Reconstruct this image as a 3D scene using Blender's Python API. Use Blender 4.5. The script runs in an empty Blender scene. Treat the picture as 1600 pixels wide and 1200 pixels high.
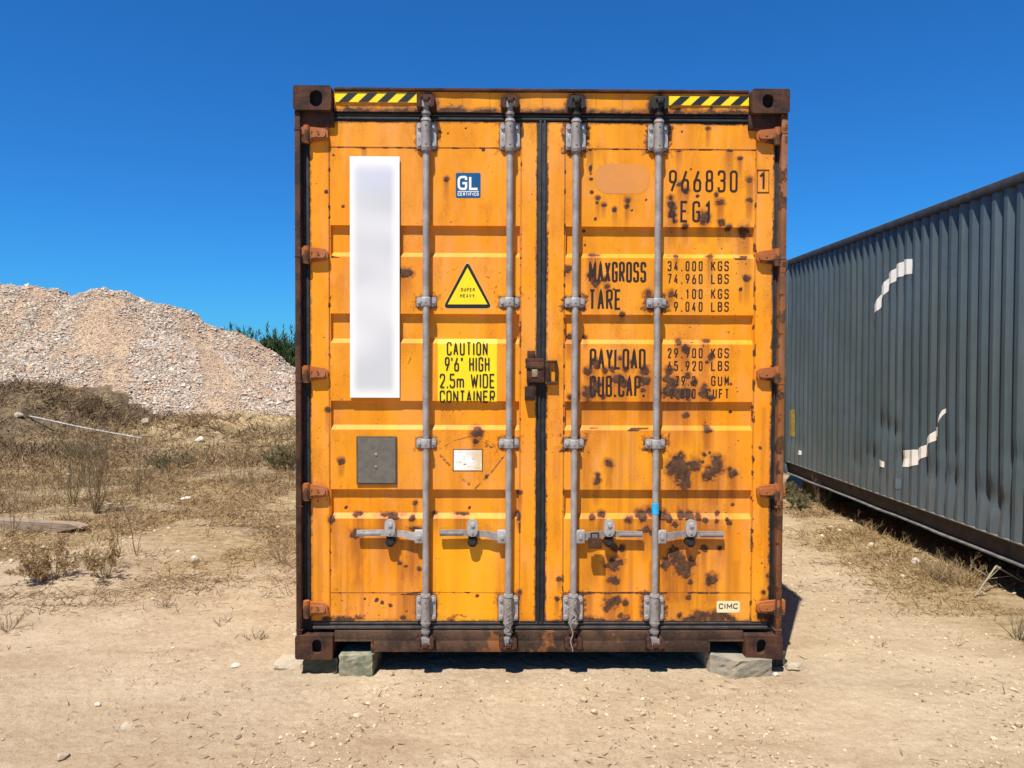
import bpy, bmesh, math, random
import numpy as np
from mathutils import Vector, Matrix
R = math.radians
random.seed(7)
rng = np.random.default_rng(11)
scn = bpy.context.scene
C = scn.collection

# ------------------------------------------------------------------ camera, sky, sun, exposure
CAMH, F, PITCH = 1.56, 1200.0, R(1.53)
cam_data = bpy.data.cameras.new('camera')
cam_data.sensor_width = 36.0
cam_data.lens = F / 1600.0 * 36.0
cam_data.clip_start = 0.05
cam_data.clip_end = 3000
cam = bpy.data.objects.new('camera', cam_data)
C.objects.link(cam)
cam.location = (0, 0, CAMH)
cam.rotation_euler = (R(90) - PITCH, 0, 0)
scn.camera = cam

SUN = Vector((0.45, 1.0, -2.3)).normalized()          # direction the light travels
world = bpy.data.worlds.new('World')
scn.world = world
world.use_nodes = True
wn = world.node_tree
wn.nodes.clear()
sky = wn.nodes.new('ShaderNodeTexSky')
sky.sky_type = 'NISHITA'
sky.sun_disc = False
sky.sun_elevation = math.asin(-SUN.z)
sky.sun_rotation = math.atan2(-SUN.x, -SUN.y)
sky.altitude = 200
sky.air_density = 1.0
sky.dust_density = 0.25
sky.ozone_density = 3.0
hs = wn.nodes.new('ShaderNodeHueSaturation')
hs.inputs['Saturation'].default_value = 1.0
hs.inputs['Value'].default_value = 1.0
bgn = wn.nodes.new('ShaderNodeBackground')
bgn.inputs['Strength'].default_value = 0.056
won = wn.nodes.new('ShaderNodeOutputWorld')
wn.links.new(sky.outputs[0], hs.inputs['Color'])
tn = wn.nodes.new('ShaderNodeMix'); tn.data_type = 'RGBA'; tn.blend_type = 'MULTIPLY'
tn.inputs[0].default_value = 1.0; tn.inputs[7].default_value = (0.20, 0.86, 1.60, 1)
wn.links.new(hs.outputs[0], tn.inputs[6])
wn.links.new(tn.outputs[2], bgn.inputs['Color'])
wn.links.new(bgn.outputs[0], won.inputs['Surface'])

sd = bpy.data.lights.new('sun', 'SUN')
sd.energy = 5.0
sd.angle = R(0.5)
sd.color = (1.0, 0.95, 0.87)
so = bpy.data.objects.new('sun', sd)
C.objects.link(so)
so.location = (-6, -12, 30)
so.rotation_euler = SUN.to_track_quat('-Z', 'Y').to_euler()

scn.view_settings.view_transform = 'Standard'
scn.view_settings.look = 'None'
scn.view_settings.gamma = 1.0
scn.view_settings.use_curve_mapping = False
scn.view_settings.exposure = 0.62

# ------------------------------------------------------------------ numeric noise
def _hash(ix, iy, seed):
    h = (ix.astype(np.int64) * 374761393 + iy.astype(np.int64) * 668265263 + seed * 1442695041) & 0xFFFFFFFF
    h = ((h ^ (h >> 13)) * 1274126177) & 0xFFFFFFFF
    return ((h ^ (h >> 16)) & 0xFFFFFF) / float(0xFFFFFF)
def vnoise(x, y, seed=0):
    x = np.asarray(x, float); y = np.asarray(y, float)
    x0 = np.floor(x); y0 = np.floor(y)
    fx = x - x0; fy = y - y0
    fx = fx * fx * (3 - 2 * fx); fy = fy * fy * (3 - 2 * fy)
    a = _hash(x0, y0, seed); b = _hash(x0 + 1, y0, seed)
    c = _hash(x0, y0 + 1, seed); d = _hash(x0 + 1, y0 + 1, seed)
    return (a * (1 - fx) + b * fx) * (1 - fy) + (c * (1 - fx) + d * fx) * fy
def fbm(x, y, seed=0, octv=4, gain=0.5):
    s = 0; a = 1; t = 0
    for k in range(octv):
        s = s + a * vnoise(np.asarray(x) * 2 ** k + 17.3 * k, np.asarray(y) * 2 ** k - 9.1 * k, seed + k)
        t += a; a *= gain
    return s / t
def sstep(a, b, x):
    t = np.clip((np.asarray(x, float) - a) / (b - a), 0, 1)
    return t * t * (3 - 2 * t)

# ------------------------------------------------------------------ tagging and linking
GROUPS = {'stone': 'loose stones lying on the yard', 'concrete block': 'blocks propping up the containers', 'shipping container': 'shipping containers in the yard',
          'tree': 'evergreens behind the gravel heap', 'weed': 'dry weeds and sprigs on the ground', 'shrub': 'low shrubs left of the container', 'brush': 'tangles of dead brush below the heap'}
def tag(o, label=None, cat=None, group=None, kind=None):
    group = group or GROUPS.get(cat)
    if label: o['label'] = label
    if cat: o['category'] = cat
    if group: o['group'] = group
    if kind: o['kind'] = kind
    return o
def empty(name, loc, rot=(0, 0, 0)):
    o = bpy.data.objects.new(name, None)
    C.objects.link(o)
    o.empty_display_size = 0.2
    o.location = loc
    o.rotation_euler = rot
    return o
def link(name, me, mat=None, parent=None, loc=(0, 0, 0), rot=(0, 0, 0)):
    if mat is not None and len(me.materials) == 0:
        me.materials.append(mat)
    o = bpy.data.objects.new(name, me)
    C.objects.link(o)
    o.location = loc
    o.rotation_euler = rot
    if parent is not None:
        o.parent = parent
    return o
def np_mesh(name, V, Fq, smooth=False, col=None):
    """V (n,3) array, Fq (m,k) array of faces with k corners each."""
    V = np.asarray(V, np.float32); Fq = np.asarray(Fq, np.int32)
    me = bpy.data.meshes.new(name)
    k = Fq.shape[1]
    me.vertices.add(len(V)); me.vertices.foreach_set('co', V.ravel())
    me.loops.add(Fq.size); me.loops.foreach_set('vertex_index', Fq.ravel())
    me.polygons.add(len(Fq))
    me.polygons.foreach_set('loop_start', np.arange(0, Fq.size, k, dtype=np.int32))
    me.polygons.foreach_set('loop_total', np.full(len(Fq), k, np.int32))
    me.polygons.foreach_set('use_smooth', np.full(len(Fq), smooth))
    me.update(calc_edges=True)
    if col is not None:
        at = me.color_attributes.new('wear', 'FLOAT_COLOR', 'POINT')
        c4 = np.array(col, np.float32); g4 = np.repeat(c4[:, 3:4], 4, 1); c4[:, 3] = 1
        at.data.foreach_set('color', c4.ravel())
        at = me.color_attributes.new('grime', 'FLOAT_COLOR', 'POINT')
        at.data.foreach_set('color', np.ascontiguousarray(g4).ravel())
    return me

class MB:
    """collects simple shapes into one mesh"""
    def __init__(s): s.bm = bmesh.new()
    def box(s, x0, x1, y0, y1, z0, z1, bevel=0.0, seg=2, M=None):
        b = bmesh.new()
        bmesh.ops.create_cube(b, size=1.0)
        for v in b.verts:
            v.co = Vector(((x0 + x1) / 2 + v.co.x * (x1 - x0), (y0 + y1) / 2 + v.co.y * (y1 - y0), (z0 + z1) / 2 + v.co.z * (z1 - z0)))
        if bevel > 0:
            bmesh.ops.bevel(b, geom=list(b.edges), offset=bevel, segments=seg, affect='EDGES', profile=0.5)
        return s._merge(b, M)
    def _merge(s, b, M=None):
        if M is not None: bmesh.ops.transform(b, matrix=M, verts=b.verts)
        me = bpy.data.meshes.new('tmp'); b.to_mesh(me); b.free()
        s.bm.from_mesh(me); bpy.data.meshes.remove(me)
        return s
    def prism(s, pts, y0, y1, bevel=0.0, M=None):
        """outline in x,z extruded from y0 (front) to y1"""
        b = bmesh.new()
        vs = [b.verts.new((p[0], y0, p[1])) for p in pts]
        f = b.faces.new(vs)
        r = bmesh.ops.extrude_face_region(b, geom=[f])
        for g in r['geom']:
            if isinstance(g, bmesh.types.BMVert): g.co.y = y1
        bmesh.ops.recalc_face_normals(b, faces=b.faces)
        if bevel > 0:
            bmesh.ops.bevel(b, geom=[e for e in b.edges if abs(e.verts[0].co.y - e.verts[1].co.y) < 1e-6 and e.verts[0].co.y == y0],
                            offset=bevel, segments=1, affect='EDGES')
        return s._merge(b, M)
    def cyl(s, p0, p1, r0, r1=None, n=12, M=None):
        if r1 is None: r1 = r0
        p0 = Vector(p0); p1 = Vector(p1)
        d = p1 - p0
        q = d.to_track_quat('Z', 'Y').to_matrix().to_4x4()
        b = bmesh.new()
        bmesh.ops.create_cone(b, cap_ends=True, segments=n, radius1=max(r0, 1e-5), radius2=max(r1, 1e-5), depth=d.length)
        bmesh.ops.transform(b, matrix=Matrix.Translation((p0 + p1) / 2) @ q, verts=b.verts)
        return s._merge(b, M)
    def mesh(s, name, smooth=35):
        me = bpy.data.meshes.new(name)
        s.bm.to_mesh(me); s.bm.free()
        if smooth:
            for p in me.polygons: p.use_smooth = True
            try: me.set_sharp_from_angle(angle=R(smooth))
            except Exception: pass
        return me
def rrect(x0, x1, z0, z1, r, n=4):
    pts = []
    for cx, cz, a0 in ((x1 - r, z1 - r, 0), (x0 + r, z1 - r, 90), (x0 + r, z0 + r, 180), (x1 - r, z0 + r, 270)):
        for k in range(n + 1):
            a = R(a0 + 90 * k / n)
            pts.append((cx + r * math.cos(a), cz + r * math.sin(a)))
    return pts

# ------------------------------------------------------------------ material helpers
class NT:
    def __init__(s, name):
        s.m = bpy.data.materials.new(name); s.m.use_nodes = True
        s.t = s.m.node_tree; s.t.nodes.clear()
        s.out = s.t.nodes.new('ShaderNodeOutputMaterial')
        s.b = s.t.nodes.new('ShaderNodeBsdfPrincipled')
        s.t.links.new(s.b.outputs[0], s.out.inputs['Surface'])
        s.tc = s.t.nodes.new('ShaderNodeTexCoord')
        s.obj = s.tc.outputs['Object']
    def set(s, sock, v):
        if isinstance(v, bpy.types.NodeSocket): s.t.links.new(v, sock)
        else:
            if isinstance(v, (tuple, list)) and len(v) == 3 and sock.type == 'RGBA': v = (*v, 1)
            sock.default_value = v
    def mapping(s, scale=(1, 1, 1), loc=(0, 0, 0), src=None):
        n = s.t.nodes.new('ShaderNodeMapping')
        n.inputs['Scale'].default_value = scale; n.inputs['Location'].default_value = loc
        s.t.links.new(src or s.obj, n.inputs['Vector'])
        return n.outputs[0]
    def noise(s, scale, detail=4, rough=0.55, vec=None, color=False, dist=0.0):
        n = s.t.nodes.new('ShaderNodeTexNoise')
        n.inputs['Scale'].default_value = scale; n.inputs['Detail'].default_value = detail
        n.inputs['Roughness'].default_value = rough; n.inputs['Distortion'].default_value = dist
        s.t.links.new(vec or s.obj, n.inputs['Vector'])
        return n.outputs['Color' if color else 'Fac']
    def voro(s, scale, vec=None, out='Distance', feature='F1'):
        n = s.t.nodes.new('ShaderNodeTexVoronoi'); n.feature = feature
        n.inputs['Scale'].default_value = scale
        s.t.links.new(vec or s.obj, n.inputs['Vector'])
        return n.outputs[out]
    def ramp(s, v, a, b, lo=0.0, hi=1.0, smooth=True):
        n = s.t.nodes.new('ShaderNodeMapRange')
        n.interpolation_type = 'SMOOTHSTEP' if smooth else 'LINEAR'
        n.inputs['From Min'].default_value = a; n.inputs['From Max'].default_value = b
        n.inputs['To Min'].default_value = lo; n.inputs['To Max'].default_value = hi
        s.set(n.inputs['Value'], v)
        return n.outputs[0]
    def math(s, op, a, b=0.0, clamp=False):
        n = s.t.nodes.new('ShaderNodeMath'); n.operation = op; n.use_clamp = clamp
        s.set(n.inputs[0], a); s.set(n.inputs[1], b)
        return n.outputs[0]
    def mix(s, f, a, b, mode='MIX'):
        n = s.t.nodes.new('ShaderNodeMix'); n.data_type = 'RGBA'; n.blend_type = mode
        s.set(n.inputs[0], f); s.set(n.inputs[6], a); s.set(n.inputs[7], b)
        return n.outputs[2]
    def attr(s, name='wear'):
        n = s.t.nodes.new('ShaderNodeAttribute'); n.attribute_name = name
        sp = s.t.nodes.new('ShaderNodeSeparateColor')
        s.t.links.new(n.outputs['Color'], sp.inputs[0])
        n2 = s.t.nodes.new('ShaderNodeAttribute'); n2.attribute_name = 'grime'
        return sp.outputs[0], sp.outputs[1], sp.outputs[2], n2.outputs['Fac'], n.outputs['Color']
    def bump(s, h, strength=0.3, dist=0.01, prev=None):
        n = s.t.nodes.new('ShaderNodeBump')
        n.inputs['Strength'].default_value = strength; n.inputs['Distance'].default_value = dist
        s.set(n.inputs['Height'], h)
        if prev: s.t.links.new(prev, n.inputs['Normal'])
        return n.outputs[0]
    def done(s, col=None, rough=0.6, metal=0.0, normal=None, spec=None):
        if col is not None: s.set(s.b.inputs['Base Color'], col)
        s.set(s.b.inputs['Roughness'], rough); s.set(s.b.inputs['Metallic'], metal)
        if normal is not None: s.t.links.new(normal, s.b.inputs['Normal'])
        if spec is not None: s.b.inputs['Specular IOR Level'].default_value = spec
        return s.m

RUST_D = (0.046, 0.024, 0.014)
RUST_L = (0.130, 0.060, 0.028)
def paint(name, base, alt, speck=0.0, rough=0.5, big_rust=0.0, streaky=True):
    """old coat of paint: vertex layer wear = (rust, run-off, second coat, grime)"""
    n = NT(name)
    r, g, b, a, _ = n.attr()
    big = n.noise(1.3, 3)
    vert = n.noise(9.0, 4, vec=n.mapping((1, 1, 0.12)))
    fine = n.noise(60, 4)
    grit = n.noise(220, 3)
    col = n.mix(n.ramp(big, 0.35, 0.7), base, alt)
    if streaky:
        fade = n.noise(2.6, 5, 0.6, vec=n.mapping((1, 1, 0.6), (7, 0, 2)))
        col = n.mix(n.ramp(fade, 0.46, 0.64, 0, 0.45), col, tuple(min(0.9, c * 0.86 + 0.06) for c in base))
        grub = n.noise(7, 6, 0.7, vec=n.mapping((1, 1, 0.35), (1, 5, 4)))
        col = n.mix(n.ramp(grub, 0.48, 0.66, 0, 0.42), col, (base[0] * 0.55, base[1] * 0.50, base[2]))
        dots = n.ramp(n.noise(140, 2, 0.5), 0.60, 0.68, 0, 0.6)
        col = n.mix(n.math('MULTIPLY', dots, n.ramp(grub, 0.4, 0.65)), col, (base[0] * 0.3, base[1] * 0.26, base[2]))
        col = n.mix(n.ramp(vert, 0.46, 0.66, 0, 0.38), col, tuple(min(1, c * 0.72) for c in base))
        pale = n.noise(14, 4, vec=n.mapping((1, 1, 0.25), (3, 1, 7)))
        col = n.mix(n.ramp(pale, 0.50, 0.68, 0, 0.25), col, tuple(min(0.9, c * 0.8 + 0.12) for c in base))
    col = n.mix(n.math('MULTIPLY', b, 0.95), col, (0.86, 0.40, 0.004))
    col = n.mix(n.math('MULTIPLY', g, 0.9, True), col, (0.28, 0.075, 0.015))
    col = n.mix(n.math('MULTIPLY', a, n.ramp(fine, 0.2, 0.6, 0.55, 1.0)), col, (0.035, 0.028, 0.022))
    edge = n.math('ADD', r, n.math('MULTIPLY', n.math('MULTIPLY', n.math('SUBTRACT', fine, 0.5), 1.3), n.math('MULTIPLY', r, 4.0, True)))
    if big_rust > 0:
        br = n.ramp(n.noise(5.0, 6, 0.65), 0.62 - 0.3 * big_rust, 0.70 - 0.3 * big_rust, 0, 0.9)
        edge = n.math('MAXIMUM', edge, br)
    if speck > 0:
        sp = n.ramp(n.noise(75, 2, 0.5), 0.735 - 0.06 * speck, 0.765 - 0.06 * speck, 0, 0.8)
        mask = n.ramp(n.noise(3.0, 3), 0.45, 0.62)
        edge = n.math('MAXIMUM', edge, n.math('MULTIPLY', sp, mask))
    halo = n.ramp(edge, 0.05, 0.50, 0, 0.9)
    core = n.ramp(edge, 0.36, 0.68)
    col = n.mix(halo, col, (0.27, 0.085, 0.02))
    rc = n.mix(n.ramp(n.noise(38, 5, 0.65), 0.3, 0.68), RUST_D, RUST_L)
    rc = n.mix(n.ramp(grit, 0.55, 0.7, 0, 0.5), rc, (0.09, 0.055, 0.045))
    col = n.mix(core, col, rc)
    h = n.math('ADD', n.math('MULTIPLY', core, 0.6), n.math('MULTIPLY', n.math('MULTIPLY', grit, core), 1.0))
    nb = n.bump(h, 0.5, 0.004)
    nb = n.bump(n.noise(18, 3), 0.10, 0.01, nb)
    return n.done(col, n.math('ADD', rough, n.math('MULTIPLY', core, 0.38)), 0, nb, 0.22)

def rusty(name, a=(0.050, 0.022, 0.015), b=(0.14, 0.05, 0.022), c=(0.42, 0.15, 0.02), resid=0.2, rough=0.85):
    n = NT(name)
    n1 = n.noise(9, 6, 0.65); n2 = n.noise(42, 5, 0.6); n3 = n.noise(4.5, 5, 0.7, vec=n.mapping((1, 1, 1), (5, 2, 9)))
    _, _, _, gr, _ = n.attr()
    col = n.mix(n.ramp(n1, 0.40, 0.60), a, b)
    col = n.mix(n.ramp(n2, 0.5, 0.75, 0, 0.55), col, (0.022, 0.016, 0.014))
    col = n.mix(n.ramp(n3, 0.66 - resid * 0.35, 0.74 - resid * 0.35, 0, 0.85), col, c)
    col = n.mix(n.ramp(n.noise(130, 2), 0.6, 0.75, 0, 0.4), col, (0.22, 0.13, 0.09))
    col = n.mix(gr, col, (0.02, 0.015, 0.014))
    nb = n.bump(n2, 0.5, 0.004); nb = n.bump(n.noise(160, 3), 0.4, 0.0015, nb)
    return n.done(col, rough, 0, nb, 0.25)

def simple(name, col, col2=None, scale=20, rough=0.6, metal=0.0, bump=0.15, bscale=80, bd=0.002, spec=0.4):
    n = NT(name)
    c = col
    if col2 is not None:
        c = n.mix(n.ramp(n.noise(scale, 5, 0.6), 0.33, 0.68), col, col2)
    nb = n.bump(n.noise(bscale, 4), bump, bd) if bump > 0 else None
    return n.done(c, rough, metal, nb, spec)

def metal_mat(name, base, dark, rustc=(0.16, 0.07, 0.035), amount=0.3, rough=0.5, metal=0.35):
    n = NT(name)
    c = n.mix(n.ramp(n.noise(14, 5, 0.6), 0.3, 0.72), base, dark)
    c = n.mix(n.ramp(n.noise(55, 4), 0.58, 0.75, 0, 0.5), c, tuple(x * 0.4 for x in dark))
    c = n.mix(n.ramp(n.noise(26, 5, 0.7, vec=n.mapping((1, 1, 1), (2, 8, 3))), 0.72 - 0.2 * amount, 0.8 - 0.2 * amount, 0, 0.85), c, rustc)
    nb = n.bump(n.noise(90, 4), 0.25, 0.002)
    return n.done(c, rough, metal, nb, 0.4)

M = {}
ORG = (0.80, 0.272, 0.007)
ORG2 = (0.80, 0.325, 0.014)
M['orange'] = paint('orange_paint', ORG, ORG2, speck=0.5)
M['hinge'] = paint('hinge_paint', (0.42, 0.125, 0.02), (0.24, 0.075, 0.025), speck=1.0, big_rust=0.36, rough=0.6)
M['post_r'] = paint('post_paint', (0.26, 0.095, 0.022), (0.06, 0.028, 0.016), speck=1.0, big_rust=0.45, rough=0.7)
M['letter'] = paint('lettering_paint', (0.028, 0.016, 0.014), (0.035, 0.02, 0.016), streaky=False, rough=0.6)
M['rust'] = rusty('rusted_steel', (0.030, 0.016, 0.012), (0.088, 0.036, 0.018), (0.17, 0.06, 0.02), resid=0.12)
M['rust_sill'] = rusty('rusted_sill', (0.040, 0.023, 0.015), (0.085, 0.046, 0.026), (0.26, 0.095, 0.025), resid=0.22)
M['rust_dark'] = rusty('dark_rusted_steel', (0.028, 0.014, 0.011), (0.075, 0.030, 0.018), (0.2, 0.07, 0.03), resid=0.0)
M['rubber'] = simple('black_rubber', (0.010, 0.011, 0.012), (0.026, 0.027, 0.028), 25, 0.75, 0, 0.3, 60)
M['rod'] = metal_mat('zinc_rod', (0.40, 0.365, 0.335), (0.24, 0.215, 0.20), amount=0.45, rough=0.55, metal=0.25)
M['zinc'] = metal_mat('zinc_plate', (0.46, 0.44, 0.41), (0.30, 0.28, 0.26), amount=0.3, rough=0.5, metal=0.3)
M['zinc_d'] = metal_mat('dull_zinc', (0.33, 0.30, 0.275), (0.20, 0.18, 0.165), amount=0.45, rough=0.65, metal=0.2)
M['soot'] = metal_mat('blackened_steel', (0.035, 0.03, 0.028), (0.016, 0.014, 0.013), amount=0.2, rough=0.8, metal=0.1)
M['black'] = simple('black_print', (0.012, 0.011, 0.012), None, rough=0.5, bump=0)
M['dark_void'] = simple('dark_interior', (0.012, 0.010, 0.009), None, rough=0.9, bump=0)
M['yellow'] = simple('yellow_sticker', (0.86, 0.66, 0.006), (0.80, 0.60, 0.008), 15, 0.45, bump=0.05)
M['blue'] = simple('blue_sticker', (0.006, 0.075, 0.19), (0.008, 0.09, 0.22), 30, 0.4, bump=0.05)
M['white'] = simple('white_print', (0.78, 0.77, 0.74), None, rough=0.5, bump=0)
M['tape'] = simple('cyan_tape', (0.01, 0.38, 0.75), (0.02, 0.42, 0.8), 40, 0.45, bump=0.1)
M['concrete'] = simple('concrete', (0.33, 0.28, 0.20), (0.22, 0.20, 0.15), 9, 0.95, 0, 0.6, 40, 0.008, 0.2)
M['concrete_g'] = simple('mossy_concrete', (0.30, 0.27, 0.18), (0.14, 0.15, 0.095), 22, 0.95, 0, 0.6, 45, 0.006, 0.2)
M['cream'] = simple('cream_sticker', (0.80, 0.70, 0.42), (0.74, 0.62, 0.34), 60, 0.5, bump=0.05)

# ------------------------------------------------------------------ picture rays (used only to measure where things stand)
def ray(px, py):
    d = Vector(((px - 800) / F, 1.0, -(py - 600) / F))
    c, s = math.cos(PITCH), math.sin(PITCH)
    return Vector((d.x, d.y * c + d.z * s, -d.y * s + d.z * c))

# ================================================================== ORANGE CONTAINER
W, H, LEN = 2.438, 2.834, 12.19
root = empty('shipping_container', (0.138, 3.80, 0.081), (0, R(0.22), R(0.6)))
tag(root, 'orange rusty shipping container seen from its double doors, raised on concrete blocks', 'shipping container')
RM = Matrix.Translation(root.location) @ root.rotation_euler.to_matrix().to_4x4()
RI = RM.inverted()
CO = RI @ Vector((0, 0, CAMH))
def P(px, py, d=0.0):
    """container coordinates (x, z) of a measured spot on the plane y = d"""
    v = RI.to_3x3() @ ray(px, py)
    t = (d - CO.y) / v.y
    p = CO + v * t
    return p.x, p.z
def PX(px, py=600, d=0.045): return P(px, py, d)[0]
def PZ(py, px=846, d=0.045): return P(px, py, d)[1]

DOOR = 0.045       # depth of the door skin behind the castings' front
# ---- wear map ------------------------------------------------------
BL = """952 725 7|934 742 4|933 751 6|1060 718 9|1053 733 10|1068 738 14|1085 729 9|1070 755 9|1119 722 10|1116 736 12|1107 742 9|1145 740 7|1141 733 4|1100 710 4|1109 707 3|1098 722 3
1072 650 6|1105 672 7|1143 644 3|1104 661 2|925 808 5|940 805 6|982 812 7|1005 806 9|1018 801 8|1033 807 8|1046 811 6|1066 805 7|1078 807 8|1092 807 6|1103 813 5|1122 803 4|1055 820 5|1120 815 4|1140 817 4|1010 828 7|1020 831 6|1000 832 4|1136 812 3|960 857 6|972 858 6
959 881 12|951 884 7|968 879 7|958 907 8|955 944 9|965 938 7|978 943 6|970 962 5|948 952 5|1042 880 8|1060 873 14|1067 888 13|1078 880 9|1056 864 9|1072 896 8|1112 906 9|1079 910 6|1076 933 5|1036 884 5|1147 790 3|1093 864 3|1125 856 4|1100 858 5|1090 965 9|1102 962 8|1115 963 10|1128 962 9|1138 965 6|1080 966 6|1145 968 6
930 565 6|920 580 7|932 573 5|945 579 5|957 577 4|977 577 5|969 560 4|989 566 4|1008 580 7|965 592 8|975 598 7|1009 597 9|1003 592 5|932 600 8|918 614 10|927 608 9|943 620 5|1005 609 5|925 590 4
1045 580 7|1043 592 7|1052 600 9|1044 612 10|1056 614 9|1073 614 10|1062 535 6|1071 544 7|1103 533 7 3|1110 558 5|1105 566 3|1075 588 5|1084 598 6|1100 612 8|1102 602 4|1110 621 5|1142 600 3|1152 612 2|890 525 5|915 527 4|890 620 4
1013 459 6|1049 459 6|931 441 7|924 430 6|945 436 4|948 447 4|888 420 5|1167 434 5|1158 452 3|973 491 4|959 452 2|1049 308 5|1050 320 7|1051 334 6|1055 345 4|1063 288 5|1071 298 6|1080 264 2|1090 306 3|1120 303 4|1126 316 6|1128 347 6|1100 340 8|1105 333 4|1071 353 5|1172 281 5|1171 312 5|1140 355 5|1165 360 9
981 312 5|980 322 4|961 327 4|943 320 4|934 309 4|933 316 3|923 265 3 8|923 279 3|930 342 3|988 328 3|1010 312 2|925 300 3|1107 200 4|1048 200 4|1066 205 2|1157 247 4|1061 235 5 2|1140 235 6 2|922 234 5 2|915 382 3|928 398 9 2|1057 400 4 3|1110 400 5 3|913 360 3
634 426 8 6|626 424 4|745 676 8|744 690 5|697 280 4|533 720 5|531 724 3|560 804 8 3|610 805 18 3|615 810 9 3|644 811 6|648 826 9 4|557 834 9 7|518 812 5 7|625 880 6 4|634 885 4 2|654 889 4|720 804 10 2|680 803 5 3|512 640 4|810 805 4 7|733 795 3|648 787 4|539 794 3|812 770 4|812 925 4|640 929 16 2|745 931 3|588 938 3|597 942 3|570 936 2|610 946 3|635 955 2|760 745 3
569 231 4 2|755 234 3 2|536 322 3|510 300 3|700 208 2|688 206 3|728 200 2|521 242 2|630 965 5 3|1062 962 5|900 928 10 3|920 927 7 2|1010 928 10 3|950 927 7 2|870 935 4|874 905 4|1188 700 3|1193 925 4|1190 880 3|1196 945 8|1190 960 8|1200 900 5|1198 962 9"""
BLOBS = []
for tok in BL.replace('\n', '|').split('|'):
    a = [float(q) for q in tok.split()]
    if len(a) == 3: a.append(a[2])
    x, z = P(a[0], a[1], DOOR)
    kk = 0.0029 * (1.14 if a[2] >= 8 else 1.0)
    BLOBS.append((x, z, a[2] * kk, a[3] * kk))
SCR = []   # scuffed outlines left by lost stickers
def scr(pts, w):
    q = [P(a, b, DOOR) for a, b in pts]
    for k in range(len(q) - 1): SCR.append((q[k], q[k + 1], w))
scr([(688, 712), (705, 730), (722, 748), (742, 764)], 0.006)
scr([(742, 764), (768, 738), (788, 712)], 0.004)
scr([(690, 700), (712, 688), (735, 682), (765, 690), (788, 706)], 0.0025)
scr([(752, 686), (768, 700)], 0.004); scr([(740, 696), (790, 700)], 0.005)
scr([(690, 440), (700, 425), (715, 418)], 0.002); scr([(760, 432), (778, 440), (772, 458)], 0.003)
scr([(630, 548), (642, 560), (634, 575)], 0.003); scr([(515, 570), (530, 585), (545, 588)], 0.0015)

STAINS = []
for a in ((1048, 880, 966, 15, .95), (1070, 762, 840, 13, .8), (1075, 900, 962, 15, .85), (1119, 748, 812, 11, .8), (1112, 912, 962, 9, .7), (958, 890, 966, 13, .7), (925, 865, 940, 13, .5),
          (1105, 676, 716, 4.5, .9), (1072, 655, 690, 4, .7), (1100, 815, 872, 22, .5), (1060, 815, 875, 17, .75), (940, 812, 846, 7, .7), (559, 842, 950, 9, .75), (642, 842, 935, 10, .75), (612, 812, 845, 15, .5),
          (1003, 830, 866, 11, .7), (945, 620, 700, 12, .4), (1052, 620, 660, 13, .6), (1104, 540, 606, 5, .7), (984, 814, 850, 8, .7), (1145, 746, 800, 6, .6), (952, 732, 775, 5, .5), (934, 756, 800, 6, .5), (745, 690, 715, 6, .6),
          (533, 728, 750, 4, .6), (628, 884, 920, 6, .7), (524, 815, 900, 6, .5), (1060, 245, 300, 4, .4), (1135, 245, 290, 5, .35), (1130, 845, 905, 15, .35), (900, 870, 930, 8, .4), (1020, 880, 950, 7, .7), (1150, 880, 950, 7, .35),
          (1050, 350, 400, 8, .4), (980, 325, 352, 4, .5), (1158, 456, 478, 4, .5), (1013, 464, 486, 5, .5), (820, 880, 960, 4, .3), (870, 700, 900, 5, .35), (1193, 640, 900, 4, .35)):
    x_, zt_ = P(a[0], a[1], DOOR); _, zb_2 = P(a[0], a[2], DOOR)
    STAINS.append((x_, zt_, zb_2, a[3] * 0.00317, a[4]))
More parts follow.
